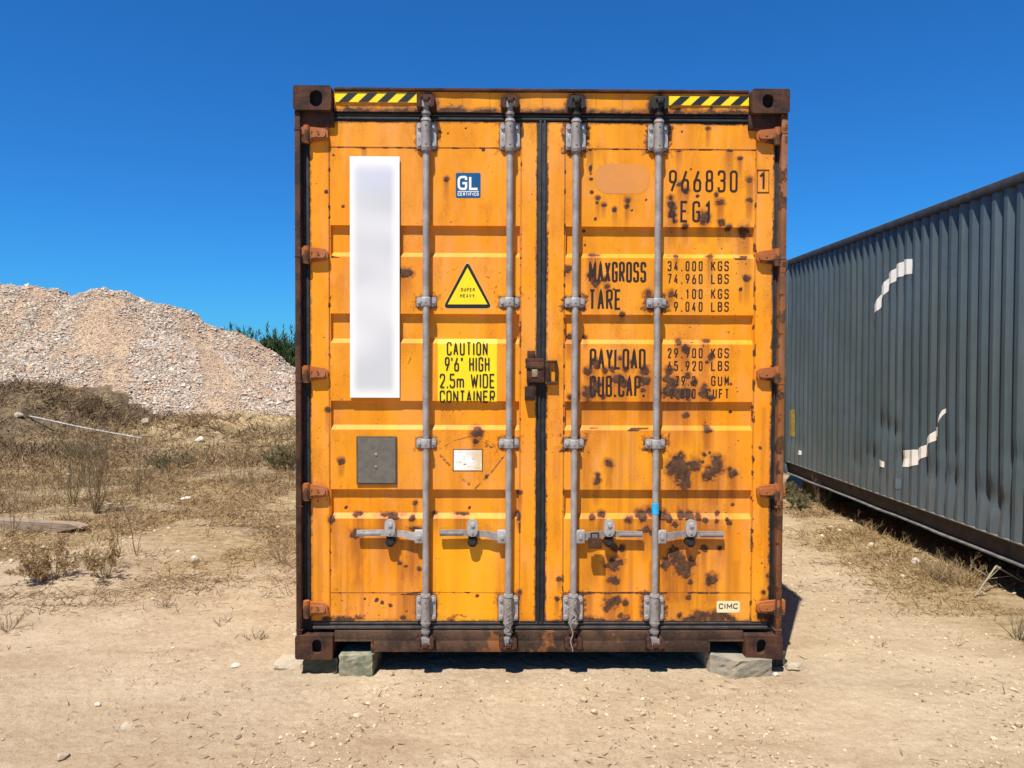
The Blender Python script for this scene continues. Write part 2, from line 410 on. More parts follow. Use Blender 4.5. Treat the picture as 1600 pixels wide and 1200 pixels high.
def wear_at(x, z, side):
    """rust, run-off, repaint, grime for spots on the door fronts; side -1 left door, +1 right"""
    rust = np.zeros_like(x); run = np.zeros_like(x)
    wob = (fbm(x * 55, z * 55, 3, 3) - 0.5)
    wob2 = (fbm(x * 14, z * 14, 8, 3) - 0.5)
    for k, (bx, bz, rx, rz) in enumerate(BLOBS):
        m = (np.abs(x - bx) < rx * 2.6 + 0.01) & (np.abs(z - bz) < rz * 2.6 + 0.01)
        if m.any():
            d = np.sqrt(((x[m] - bx) / rx) ** 2 + ((z[m] - bz) / rz) ** 2)
            d = d * 1.08 + wob[m] * 1.25 + wob2[m] * 0.8
            rust[m] = np.maximum(rust[m], 1.0 - sstep(0.40, 1.65, d))
            if rx > 0.011: run[m] = np.maximum(run[m], 0.9 * (1.0 - sstep(0.9, 2.3, d)))
        if rx > 0.010:
            L = rx * (4.5 + 7 * ((k * 0.617) % 1))
            m = (np.abs(x - bx) < rx * 1.6) & (z < bz) & (z > bz - L)
            if m.any():
                u = np.abs(x[m] - bx) / rx
                thread = vnoise(x[m] * 170, x[m] * 0 + k, 5)
                v = (1 - sstep(0.4, 1.5, u)) * (1 - (bz - z[m]) / L) * (0.40 + 0.60 * thread)
                run[m] = np.maximum(run[m], v ** 0.65)
    for k, (sx_, st_, sb_, hw, am) in enumerate(STAINS):
        m = (np.abs(x - sx_) < hw * 1.8) & (z < st_ + 0.01) & (z > sb_ - 0.02)
        if m.any():
            u = np.abs(x[m] - sx_) / hw
            th = 0.35 + 0.65 * (0.6 * vnoise(x[m] * 110, z[m] * 1.5 + k, 15) + 0.4 * vnoise(x[m] * 260, z[m] * 2 + k, 16)) * 1.3
            f = np.clip((z[m] - sb_) / (st_ - sb_), 0, 1)
            run[m] = np.maximum(run[m], 1.25 * am * th * (1 - sstep(0.3, 1.6, u + (wob2[m]) * 1.2)) * sstep(0.0, 0.5, f))
    # general run-off tints below ledges, stronger low on the right door
    col = vnoise(x * 28, z * 0 + 2, 21) * 0.6 + vnoise(x * 90, z * 0.7, 22) * 0.4
    low = sstep(1.9, 0.3, z) if side > 0 else sstep(1.3, 0.2, z) * 0.8
    run = np.maximum(run, sstep(0.5, 0.85, col) * (0.05 + 0.62 * low) * (0.4 + 0.6 * fbm(x * 3, z * 2, 31, 2)))
    # chips, more on the right door
    ch = vnoise(x * 120, z * 120, 41) * 0.6 + vnoise(x * 260, z * 260, 42) * 0.4
    dens = fbm(x * 4, z * 4, 43, 3)
    thr = 0.915 if side > 0 else 0.95
    chip = sstep(thr, thr + 0.04, ch + (dens - 0.5) * 0.28)
    rust = np.maximum(rust, chip * 0.9)
    return rust, run

BANDS = [(PZ(t), PZ(bt), PZ(bb)) for t, bt, bb in ((353, 395, 402), (491, 530, 537), (627, 665, 672), (765, 803, 811))]
SEAMS = [PZ(232), PZ(927)]
RECS = {-1: (PX(517), PX(811)), 1: (PX(883), PX(1176))}
def skin(X, Z, side):
    r0, r1 = RECS[side]
    inpan = (X > r0 - 0.006) & (X < r1 + 0.006)
    D = np.where(inpan, DOOR + 0.0035, DOOR)
    for t, bt, bb in BANDS:
        f = np.where(Z >= t - 0.0015, 0.0, np.where(Z > bt, 1.0, np.clip((Z - bb) / (bt - bb), 0, 1)))
        f = np.where(Z < bb, 0, f)
        D = D + f * 0.020 * ((X > r0) & (X < r1))
    for s_ in SEAMS: D = D + 0.003 * inpan * (np.abs(Z - s_) < 0.001)
    D = D + (fbm(X * 2.2, Z * 1.6, 77 + side, 3) - 0.5) * 0.009 * inpan       # slight buckling of the thin skin
    return D + (fbm(X * 9, Z * 9, 71 + side, 2) - 0.5) * 0.0016

def door_sheet(name, px0, px1, rec0, rec1, side):
    """one door leaf: pressed skin with four recessed bands, seams, frame edges"""
    x0, x1 = PX(px0), PX(px1)
    z0, z1 = PZ(971), PZ(191)
    r0, r1 = PX(rec0), PX(rec1)
    bands = []
    for t, bt, bb in ((353, 395, 402), (491, 530, 537), (627, 665, 672), (765, 803, 811)):
        bands.append((PZ(t), PZ(bt), PZ(bb)))
    sz = [PZ(232), PZ(927)]
    step = 0.0042
    gx = list(np.arange(x0, x1, step)) + [x1]
    gz = list(np.arange(z0, z1, step)) + [z1]
    e = 0.0012
    for v in (r0, r1, r0 - 0.006, r1 + 0.006): gx += [v - e, v + e]
    for t, bt, bb in bands: gz += [t, t - 0.003, bt, bb, bb + 0.001]
    for s_ in sz: gz += [s_ - 0.0025, s_, s_ + 0.0025]
    def clean(g, keep):
        g = sorted(g); o = [g[0]]
        for q in g[1:]:
            if q - o[-1] > 0.0007: o.append(q)
        return np.array(o)
    gx = clean(gx, None); gz = clean(gz, None)
    X, Z = np.meshgrid(gx, gz)
    inpan = (X > r0 - 0.006) & (X < r1 + 0.006)
    D = skin(X, Z, side)
    rust, run = wear_at(X, Z, side)
    # rust in the seams and along the frame edges
    br = fbm(X * 30, Z * 30, 51, 3)
    k = 1.0 if side > 0 else 0.45
    for s_ in sz:
        rust = np.maximum(rust, (np.abs(Z - s_) < 0.004) * inpan * sstep(0.62 - 0.14 * k, 0.75 - 0.14 * k, br) * 0.8)
        run = np.maximum(run, (np.abs(Z - s_) < 0.0035) * inpan * 0.75)
    for v in (r0 - 0.006, r1 + 0.006):
        rust = np.maximum(rust, (np.abs(X - v) < 0.0055) * sstep(0.66 - 0.10 * k, 0.80 - 0.1 * k, fbm(X * 60, Z * 30, 52, 4)) * 0.9)
        run = np.maximum(run, (np.abs(X - v) < 0.004) * 0.55)
    for t, bt, bb in bands:   # ledge edges that hold water
        rust = np.maximum(rust, (np.abs(Z - bb - 0.004) < 0.010) * (X > r0) * (X < r1) * sstep(0.74 - 0.07 * k, 0.84 - 0.07 * k, fbm(X * 11, Z * 25, 53, 3)))
    edge = np.minimum(np.minimum(X - x0, x1 - X), np.minimum(Z - z0, z1 - Z))
    br2 = fbm(X * 70, Z * 70, 58, 3)
    rust = np.maximum(rust, sstep(0.020 * (k * 0.75 + 0.1) * br2 * 1.3, 0.0, edge) * sstep(0.46, 0.66, fbm(X * 12, Z * 12, 59, 4) + 0.06 * k))
    rust = np.maximum(rust, sstep(0.05, 0.0, Z - z0) * sstep(0.70 - 0.14 * k, 0.84 - 0.14 * k, fbm(X * 9, Z * 14, 54, 3)) * 0.9)
    yel = np.zeros_like(X)
    dirt = np.zeros_like(X); nn2 = fbm(X * 60, Z * 60, 66, 3)
    for a_, b_ in ((664, 667), (796, 795), (900.5, 895.5), (1029, 1023)):
        rxx = (P(a_, 200, 0.02)[0] + P(b_, 960, 0.02)[0]) / 2
        if rxx < x0 or rxx > x1: continue
        for py, hh in ((212, 0.064), (952, 0.064), (472, 0.024), (693.5, 0.024)):
            zz = PZ(py, 846, 0.02)
            q = np.maximum(np.abs(X - rxx) - 0.049, np.abs(Z - zz) - hh)
            dirt = np.maximum(dirt, sstep(0.011, 0.001, q + (nn2 - 0.5) * 0.012))
            rust = np.maximum(rust, 0.5 * sstep(0.03, 0.004, q + (nn2 - 0.5) * 0.05) * (1.0 if side > 0 else 0.5))
    grime = sstep(0.03, 0.0, Z - z0) * 0.35 * fbm(X * 12, Z * 12, 61, 3)
    grime = np.maximum(grime, dirt * 0.85)
    grime = np.maximum(grime, sstep(0.010, 0.001, edge + (nn2 - 0.5) * 0.016) * 0.75)
    if side < 0:
        xa, xb, zb = PX(676), PX(783), PZ(838)
        yel = 0.62 * sstep(xa, xa + 0.02, X) * sstep(xb, xb - 0.05, X) * sstep(zb + 0.06, zb - 0.10, Z + 0.12 * (fbm(X * 7, Z * 7, 62, 3) - 0.5))
        run = run * (1 - 0.85 * yel)
        # handle wear: brown drips beneath the outer handle
        for q, wd, l in ((559, 0.022, 0.36), (628, 0.018, 0.30), (640, 0.012, 0.3)):
            qx = PX(q); zt = PZ(845)
            u = np.abs(X - qx) / wd
            run = np.maximum(run, (1 - sstep(0.2, 1.2, u)) * (Z < zt) * np.clip(1 - (zt - Z) / l, 0, 1) * 0.7)
    for (a, b2), (c, d), w in SCR:
        L2 = (c - a) ** 2 + (d - b2) ** 2
        m = (X > min(a, c) - 0.03) & (X < max(a, c) + 0.03) & (Z > min(b2, d) - 0.03) & (Z < max(b2, d) + 0.03)
        if m.any():
            xm, zm = X[m], Z[m]
            t = np.clip(((xm - a) * (c - a) + (zm - b2) * (d - b2)) / L2, 0, 1)
            dist = np.hypot(xm - a - t * (c - a), zm - b2 - t * (d - b2))
            nn = fbm(xm * 45, zm * 45, 63, 3)
            grime[m] = np.maximum(grime[m], (1 - sstep(w * 0.4, w * 1.5, dist + (nn - 0.5) * 0.008)) * sstep(0.38, 0.55, nn))
    ny, nx = X.shape
    V = np.stack([X, D, Z], -1).reshape(-1, 3)
    col = np.stack([rust, run, yel, grime], -1).reshape(-1, 4)
    i = np.arange((ny - 1) * nx).reshape(ny - 1, nx)[:, :-1].ravel()
    Fq = np.stack([i, i + 1, i + nx + 1, i + nx], -1)
    # skirt round the leaf, so that it has thickness
    ring = list(range(nx)) + [k_ * nx + nx - 1 for k_ in range(1, ny)] + [(ny - 1) * nx + k_ for k_ in range(nx - 2, -1, -1)] + [k_ * nx for k_ in range(ny - 2, 0, -1)]
    rv = V[ring].copy(); rv[:, 1] = DOOR + 0.05
    base = len(V)
    V = np.vstack([V, rv]); col = np.vstack([col, col[ring]])
    n = len(ring); a = np.array(ring); b_ = np.roll(a, -1)
    s0 = base + np.arange(n); s1 = base + (np.arange(n) + 1) % n
    Fq = np.vstack([Fq, np.stack([b_, a, s0, s1], -1)])
    me = np_mesh(name, V, Fq, True, col)
    me.set_sharp_from_angle(angle=R(30))
    return me

doorL = link('door', door_sheet('door', 485, 838, 517, 811, -1), M['orange'], root)
doorR = link('door', door_sheet('door', 853, 1206, 883, 1176, 1), M['orange'], root)
doorL['label'] = 'left door with the long white label and yellow stickers'
doorR['label'] = 'right door with black weight lettering and large rust spots'

# ---- generic worn sheet box (header)
def worn_box(x0, x1, z0, z1, y0, y1, step, colf, bumpf=None):
    gx = np.linspace(x0, x1, max(2, int((x1 - x0) / step))); gz = np.linspace(z0, z1, max(2, int((z1 - z0) / step)))
    X, Z = np.meshgrid(gx, gz); D = np.full_like(X, y0)
    if bumpf is not None: D = D + bumpf(X, Z)
    col = np.stack(colf(X, Z), -1).reshape(-1, 4)
    ny, nx = X.shape
    V = np.stack([X, D, Z], -1).reshape(-1, 3)
    i = np.arange((ny - 1) * nx).reshape(ny - 1, nx)[:, :-1].ravel()
    Fq = np.stack([i, i + 1, i + nx + 1, i + nx], -1)
    ring = list(range(nx)) + [k_ * nx + nx - 1 for k_ in range(1, ny)] + [(ny - 1) * nx + k_ for k_ in range(nx - 2, -1, -1)] + [k_ * nx for k_ in range(ny - 2, 0, -1)]
    rv = V[ring].copy(); rv[:, 1] = y1
    base = len(V); V = np.vstack([V, rv]); col = np.vstack([col, col[ring]])
    n = len(ring); a = np.array(ring); b_ = np.roll(a, -1)
    s0 = base + np.arange(n); s1 = base + (np.arange(n) + 1) % n
    Fq = np.vstack([Fq, np.stack([b_, a, s0, s1], -1)])
    me = np_mesh('sheet', V, Fq, True, col); me.set_sharp_from_angle(angle=R(35))
    return me

zt = H
HX0, HX1 = -W / 2 + 0.192, W / 2 - 0.192
HZ0, HZ1 = PZ(176, 846, 0.04), PZ(145, 846, 0.04)
cams = [(664, 667), (796, 795), (900.5, 895.5), (1029, 1023)]
rods_x = [(P(a, 200, 0.02)[0], P(b, 960, 0.02)[0]) for a, b in cams]
rods_x = [(a + b) / 2 for a, b in rods_x]
def head_col(X, Z):
    rust, run = wear_at(X, Z, 1)
    br = fbm(X * 25, Z * 25, 91, 4)
    rust = np.maximum(rust, sstep(0.028, 0.0, Z - HZ0 + (br - 0.5) * 0.045) * 0.9 * sstep(0.3, 0.5, fbm(X * 6, Z * 3, 92, 3) + 0.12))
    gr = sstep(0.034, 0.004, Z - HZ0 + (br - 0.5) * 0.035)
    for k, cx in enumerate(rods_x):
        cz = (HZ0 + HZ1) / 2 - 0.006
        d = np.hypot(X - cx, Z - cz) + (br - 0.5) * 0.05
        s_ = 1.0 if k >= 2 else 0.55
        gr = np.maximum(gr, (1 - sstep(0.02, 0.075, d)) * s_)
        rust = np.maximum(rust, (1 - sstep(0.03, 0.07, d)) * (0.8 if k >= 2 else 0.5))
    lines = np.abs(((X + 5.013) / 0.132) % 1 - 0.5) > 0.482
    run = np.maximum(run, lines * 0.55)
    return rust, np.maximum(run, 0.2 * fbm(X * 20, Z * 2, 93, 2)), np.zeros_like(X), gr
header = link('header_beam', worn_box(HX0, HX1, HZ0, HZ1, 0.040, 0.12, 0.005, head_col, lambda X, Z: (fbm(X * 5, Z * 6, 94, 3) - 0.5) * 0.008), M['orange'], root)
mb = MB(); mb.box(HX0, HX1, 0.025, 0.14, HZ1 + 0.0005, PZ(138.5, 846, 0.03), 0.004)
link('header_rim', mb.mesh('header_rim'), M['rust_dark'], root)

# sill with two notches for the forks
SZ1, SZ0 = PZ(986, 846, 0.035), PZ(1019, 846, 0.035)
SX0, SX1 = -W / 2 + 0.188, W / 2 - 0.188
nz = PZ(1001, 846, 0.035)
na, nb_, nc, nd = PX(526, 1010, .035), PX(581, 1010, .035), PX(1108, 1010, .035), PX(1159, 1010, .035)
mb = MB()
mb.box(SX0, SX1, 0.035, 0.14, nz, SZ1, 0.003)
mb.box(nb_, nc, 0.0352, 0.14, SZ0, nz + 0.001, 0.003)
mb.box(nb_ - 0.004, nb_ + 0.006, 0.031, 0.13, SZ0 + 0.001, nz + 0.004, 0.001)
mb.box(nc - 0.006, nc + 0.004, 0.031, 0.13, SZ0 + 0.001, nz + 0.004, 0.001)
mb.box(na - 0.03, nb_ + 0.006, 0.029, 0.13, nz - 0.003, nz + 0.005, 0.001)
mb.box(nc - 0.006, nd + 0.03, 0.029, 0.13, nz - 0.003, nz + 0.005, 0.001)
link('door_sill', mb.mesh('door_sill'), M['rust_sill'], root)
for a, b in ((na, nb_), (nc, nd)):
    mb = MB(); mb.box(a - 0.02, b + 0.02, 0.26, 0.30, SZ0, nz)
    link('fork_pocket', mb.mesh('fork_pocket'), M['rust_dark'], root)

# corner castings: boxes with an oval hole cut right through the front
def casting(w, h, d, hx, hz, hw, hh, bevel=0.006):
    bm = bmesh.new(); n = 24
    for y in (0.0,):
        outer = rrect(0, w, 0, h, 0.012, 5)
        inner = []
        for k in range(n):
            a = 2 * math.pi * k / n
            cx, cz = math.cos(a), math.sin(a)
            ez = max(hh - hw, 0) / 2
            inner.append((hx + cx * hw / 2, hz + cz * hw / 2 + (ez if cz >= 0 else -ez)))
        vo = [bm.verts.new((p[0], y, p[1])) for p in outer]
        vi = [bm.verts.new((p[0], y, p[1])) for p in inner]
        eo = [bm.edges.new((vo[k], vo[(k + 1) % len(vo)])) for k in range(len(vo))]
        ei = [bm.edges.new((vi[k], vi[(k + 1) % n])) for k in range(n)]
        bmesh.ops.triangle_fill(bm, use_beauty=True, edges=eo + ei)
    ext = bmesh.ops.extrude_edge_only(bm, edges=eo)
    bmesh.ops.translate(bm, vec=(0, d, 0), verts=[g for g in ext['geom'] if isinstance(g, bmesh.types.BMVert)])
    back = [g for g in ext['geom'] if isinstance(g, bmesh.types.BMEdge) and abs(g.verts[0].co.y - d) < 1e-5 and abs(g.verts[1].co.y - d) < 1e-5]
    bmesh.ops.contextual_create(bm, geom=back)
    ext = bmesh.ops.extrude_edge_only(bm, edges=ei)
    bmesh.ops.translate(bm, vec=(0, 0.03, 0), verts=[g for g in ext['geom'] if isinstance(g, bmesh.types.BMVert)])
    bmesh.ops.recalc_face_normals(bm, faces=bm.faces)
    me = bpy.data.meshes.new('corner_casting'); bm.to_mesh(me); bm.free()
    for p in me.polygons: p.use_smooth = True
    me.set_sharp_from_angle(angle=R(40))
    return me
cw, chh = 0.186, 0.119
for (cx, cz, mir, hole) in ((-W / 2, H - chh, False, (0.112, 0.056, 0.062, 0.080)), (W / 2, H - chh, True, (0.108, 0.058, 0.056, 0.068)),
                           (-W / 2, 0, False, (0.108, 0.064, 0.046, 0.074)), (W / 2, 0, True, (0.108, 0.064, 0.046, 0.076))):
    me = casting(cw, chh, 0.178, *hole)
    o = link('corner_casting', me, M['rust'], root, (cx, 0, cz))
    if mir: o.scale = (-1, 1, 1)
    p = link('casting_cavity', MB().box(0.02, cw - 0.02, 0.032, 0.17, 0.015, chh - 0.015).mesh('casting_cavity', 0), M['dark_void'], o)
    if cz > 1:   # welded lip beneath the top castings, joining header and post
        mb = MB(); s_ = 1 if not mir else -1
        xa, xb = sorted((cx + s_ * 0.005, cx + s_ * 0.192))
        mb.box(xa, xb, 0.032, 0.12, H - chh - 0.072, H - chh + 0.002, 0.004)
        link('corner_gusset', mb.mesh('corner_gusset'), M['rust_dark'], root)
# far-end castings
for sx in (-1, 1):
    for cz in (0, H - chh):
        mb = MB(); mb.box(-cw / 2, cw / 2, 0, 0.178, 0, chh, 0.01)
        link('corner_casting', mb.mesh('corner_casting'), M['rust'], root, (sx * (W / 2 - cw / 2), LEN - 0.178, cz))

# corner posts (outer flange + inner channel), gaskets
pz0, pz1 = chh, H - chh
for s_, mat in ((-1, M['rust']), (1, M['post_r'])):
    mb = MB()
    def bx(xa, xb, *r):
        xa, xb = sorted((s_ * xa, s_ * xb)); mb.box(xa, xb, *r)
    ow = 0.028 if s_ < 0 else 0.030
    bx(W / 2 - 0.003, W / 2 - 0.003 - ow, 0.012, 0.15, pz0, pz1, 0.004)
    bx(W / 2 - 0.003 - ow, W / 2 - 0.11, 0.075, 0.15, pz0, pz1)
    bx(W / 2 - 0.003 - ow, W / 2 - ow - 0.012, 0.05, 0.08, pz0, pz1, 0.002)
    for k in range(5): bx(W / 2 - 0.0015, W / 2 - 0.008 - ow, 0.0105, 0.05, pz0 + 0.02 + k * 0.62, pz0 + 0.028 + k * 0.62 , 0.001)
    link('corner_post', mb.mesh('corner_post'), mat, root)
def gasket(name, x0, x1, z0, z1, vertical=True, y=0.056):
    mb = MB()
    mb.box(x0, x1, y, y + 0.04, z0, z1, 0.002)
    if vertical:
        w = x1 - x0
        mb.box(x0 + w * 0.25, x0 + w * 0.45, y - 0.008, y + 0.01, z0 + 0.001, z1 - 0.001, 0.003)
        mb.box(x0 + w * 0.62, x0 + w * 0.85, y - 0.006, y + 0.01, z0 + 0.001, z1 - 0.001, 0.003)
    else:
        h = z1 - z0
        mb.box(x0 + 0.001, x1 - 0.001, y - 0.012, y + 0.01, z0 + h * 0.12, z0 + h * 0.42, 0.003)
        mb.box(x0 + 0.001, x1 - 0.001, y - 0.008, y + 0.01, z0 + h * 0.6, z0 + h * 0.85, 0.003)
    return link(name, mb.mesh(name), M['rubber'], root)
zb, ztp = PZ(970), PZ(190)
gasket('door_gasket', PX(470), PX(486), SZ1, HZ0)
gasket('door_gasket', PX(837), PX(854), zb - 0.01, ztp + 0.01, True, 0.050)
gasket('door_gasket', PX(1205), PX(1222), SZ1, HZ0)
gasket('door_gasket', PX(486.5), PX(1204.5), ztp, HZ0 - 0.001, False)
g = gasket('door_gasket', PX(486.5), PX(1204.5), SZ1 + 0.001, zb, False)
g['label'] = 'dusty grey seal along the foot of the doors'
g.data.materials.clear(); g.data.materials.append(simple('dusty_rubber', (0.035, 0.033, 0.031), (0.075, 0.06, 0.05), 18, 0.85, 0, 0.4, 50))

# body: corrugated walls, roof, floor
def corr_profile(L, pitch, dep, outer=0.30, sl=0.22, inner=0.26):
    pts = []; y = 0
    while y < L:
        for f, d in ((0, 0), (outer, 0), (outer + sl, dep), (outer + sl + inner, dep)):
            q = y + f * pitch
            if q < L: pts.append((q, d))
        y += pitch
    pts.append((L, 0))
    return pts
prof = corr_profile(LEN - 0.30, 0.278, 0.036)
for s_ in (-1, 1):
    V = []; Fq = []
    for z in (0.16, H - 0.07):
        for q, d in prof: V.append((s_ * (W / 2 - 0.004 - d), 0.15 + q, z))
    n = len(prof)
    for k in range(n - 1): Fq.append((k, k + 1, n + k + 1, n + k) if s_ > 0 else (k + 1, k, n + k, n + k + 1))
    link('side_wall', np_mesh('side_wall', V, Fq), M['orange'], root)
    mb = MB(); mb.box(-0.03, 0.03, 0.178, LEN - 0.178, H - 0.07, H - 0.012, 0.004)
    link('top_rail', mb.mesh('top_rail'), M['orange'], root, (s_ * (W / 2 - 0.034), 0, 0))
    mb = MB(); mb.box(-0.025, 0.025, 0.178, LEN - 0.178, 0.015, 0.16, 0.004)
    link('bottom_rail', mb.mesh('bottom_rail'), M['orange'], root, (s_ * (W / 2 - 0.03), 0, 0))
mb = MB(); mb.box(-W / 2 + 0.06, W / 2 - 0.06, 0.13, LEN - 0.02, H - 0.03, H - 0.015)
link('roof', mb.mesh('roof'), M['orange'], root)
mb = MB(); mb.box(-W / 2 + 0.055, W / 2 - 0.055, 0.30, LEN - 0.02, 0.13, 0.165)
for k in range(38): mb.box(-W / 2 + 0.06, W / 2 - 0.06, 0.35 + k * 0.31, 0.40 + k * 0.31, 0.03, 0.129)
link('floor_frame', mb.mesh('floor_frame', 0), M['rust_dark'], root)
mb = MB(); mb.box(-W / 2 + 0.05, W / 2 - 0.05, LEN - 0.05, LEN - 0.01, chh, H - 0.02)
link('end_wall', mb.mesh('end_wall'), M['orange'], root)

# ---- door hardware
ROD_Y, ROD_R = 0.020, 0.0165
def bolt(mb, x, z, r=0.0085, y0=0.0, h=0.007, n=6):
    mb.cyl((x, y0, z), (x, y0 - h, z), r, r * 0.85, n)
def plate_bracket(long=True):
    mb = MB()
    hh = 0.064 if long else 0.024
    mb.prism(rrect(-0.049, 0.049, -hh, hh, 0.012), -0.0075, 0.0, 0.0015)
    a = MB()
    return mb, hh
def mk_bracket():
    mb, hh = plate_bracket(True)
    pl = mb
    for sx in (-1, 1):
        for sz in (-1, 1): bolt(mb, sx * 0.036, sz * 0.044, 0.0105, -0.0075, 0.009, 8)
        mb.box(sx * 0.036 - 0.004, sx * 0.036 + 0.004, -0.0085, -0.006, -0.02, 0.02, 0.001)
    return mb.mesh('rod_bracket')
def mk_housing():
    mb = MB()
    pts = []
    # sleeve around the rod
    mb.box(-0.024, 0.024, -0.030, -0.0078, -0.068, 0.068, 0.004)
    mb.cyl((0, -0.027, -0.066), (0, -0.027, 0.066), 0.0235, n=18)
    mb.cyl((0, -0.027, 0.066), (0, -0.027, 0.079), 0.026, 0.0225, n=18)
    mb.cyl((0, -0.027, -0.079), (0, -0.027, -0.066), 0.0225, 0.026, n=18)
    for z in (-0.045, 0.045): mb.cyl((0, -0.048, z), (0, -0.053, z), 0.005, n=8)
    return mb.mesh('rod_housing')
def mk_clamp():
    mb, hh = plate_bracket(False)
    mb.box(-0.0225, 0.0225, -0.048, -0.003, -0.0225, 0.0225, 0.006)
    for sx in (-1, 1): bolt(mb, sx * 0.036, 0, 0.010, -0.0075, 0.008, 10)
    mb.cyl((0, -0.047, 0), (0, -0.051, 0), 0.006, n=8)
    return mb.mesh('rod_clamp')
def mk_cam(top):
    """cam head on the end of the rod and the keeper it turns in"""
    s_ = 1 if top else -1
    mb = MB()
    mb.cyl((0, 0, 0), (0, 0, s_ * 0.045), 0.0185, 0.016, 14)
    mb.cyl((0, 0, s_ * 0.012), (0, 0, s_ * 0.024), 0.023, n=14)
    mb.cyl((0, 0, s_ * 0.045), (0, 0, s_ * 0.078), 0.019, n=12)
    mb.prism([(-0.034, s_ * 0.052), (-0.010, s_ * 0.044), (0.018, s_ * 0.052), (0.032, s_ * 0.064), (0.026, s_ * 0.078), (-0.004, s_ * 0.086), (-0.03, s_ * 0.078)][::s_], -0.022, 0.012, 0.003)
    mb.box(-0.040, -0.022, -0.012, 0.012, s_ * 0.066 - 0.010, s_ * 0.066 + 0.010, 0.004)
    mb.cyl((0.028, -0.020, s_ * 0.060), (0.028, 0.015, s_ * 0.060), 0.011, n=10)
    return mb.mesh('rod_cam')
def mk_keeper(top):
    s_ = 1 if top else -1
    mb = MB()
    mb.prism(rrect(-0.046, 0.046, -0.033, 0.033, 0.012), -0.010, 0.001, 0.002)
    for sx in (-1, 1):
        mb.prism([(sx * 0.022, -0.028), (sx * 0.042, -0.02), (sx * 0.042, 0.018), (sx * 0.03, 0.03), (sx * 0.022, 0.026)][::sx], -0.052, -0.003, 0.003)
    mb.box(-0.030, 0.030, -0.050, -0.026, s_ * 0.026 - 0.009, s_ * 0.026 + 0.009, 0.004)
    mb.box(-0.012, 0.016, -0.058, -0.04, s_ * 0.010 - 0.01, s_ * 0.010 + 0.012, 0.004)
    return mb.mesh('cam_keeper')
me_br, me_ho, me_cl = mk_bracket(), mk_housing(), mk_clamp()
me_ct, me_cb, me_kt, me_kb = mk_cam(True), mk_cam(False), mk_keeper(True), mk_keeper(False)
me_br.materials.append(M['zinc']); me_ho.materials.append(M['zinc_d']); me_cl.materials.append(M['zinc'])
zTop, zBot = PZ(212, 846, 0.02), PZ(952, 846, 0.02)
for k, x in enumerate(rods_x):
    d_ = doorL if k < 2 else doorR
    mb = MB()
    mb.cyl((0, 0, PZ(985, 846, .018)), (0, 0, PZ(176, 846, .018)), ROD_R, n=24)
    link('locking_rod', mb.mesh('locking_rod'), M['rod'], d_, (x, ROD_Y, 0))
    for zz in (zTop, zBot):
        link('rod_bracket', me_br, None, d_, (x, DOOR, zz)); link('rod_housing', me_ho, None, d_, (x, DOOR, zz))
    for py in (472, 693.5):
        link('rod_clamp', me_cl, None, d_, (x, DOOR + 0.003, PZ(py, 846, 0.02)))
    top_m = M['zinc_d'] if k < 2 else M['soot']
    o = link('rod_cam', me_ct.copy(), top_m, d_, (x, ROD_Y - 0.002, PZ(184, 846, .018)))
    o = link('rod_cam', me_cb.copy(), M['zinc_d'], d_, (x, ROD_Y - 0.002, PZ(981, 846, .018)))
    if k == 2:
        o.data.materials.clear(); o.data.materials.append(M['rust_dark'])
    link('cam_keeper', me_kt.copy(), (M['rust_dark'] if k < 2 else M['soot']), root, (x, 0.0395, PZ(164, 846, .03)))
    link('cam_keeper', me_kb.copy(), M['rust_dark'], root, (x, 0.0345, PZ(1001, 846, .03)))
# blue tape on the outer rod of the right door
mb = MB(); mb.cyl((0, 0, PZ(804, 1024, 0)), (0, 0, PZ(787, 1024, 0)), ROD_R + 0.0012, n=24)
link('tape_band', mb.mesh('tape_band'), M['tape'], doorR, (rods_x[3], ROD_Y, 0))

# wire twisted round the third rod's foot, and frayed wire at the second
def wire(name, pts, r, mat, parent, n=6):
    mb = MB()
    for a, b in zip(pts[:-1], pts[1:]): mb.cyl(a, b, r, n=n)
    return link(name, mb.mesh(name), mat, parent)
pts = [(rods_x[2] - 0.012 + 0.022 * math.sin(t * 2.2) * (1 if t < 4 else .25), -0.036, PZ(930 + t * 8.8, 896, 0)) for t in np.linspace(0, 9.5, 26)]
wire('tie_wire', pts, 0.0032, M['zinc_d'], doorR)
for j in range(4):
    pts = [(rods_x[1] + 0.014 * math.sin(t * (1.5 + j * .4) + j * 2), -0.038 - 0.002 * j, PZ(938 + t * 5.2, 796, 0)) for t in np.linspace(0, 9.5, 20)]
    wire('tie_wire', pts, 0.0016, M['zinc_d'], doorL, 5)

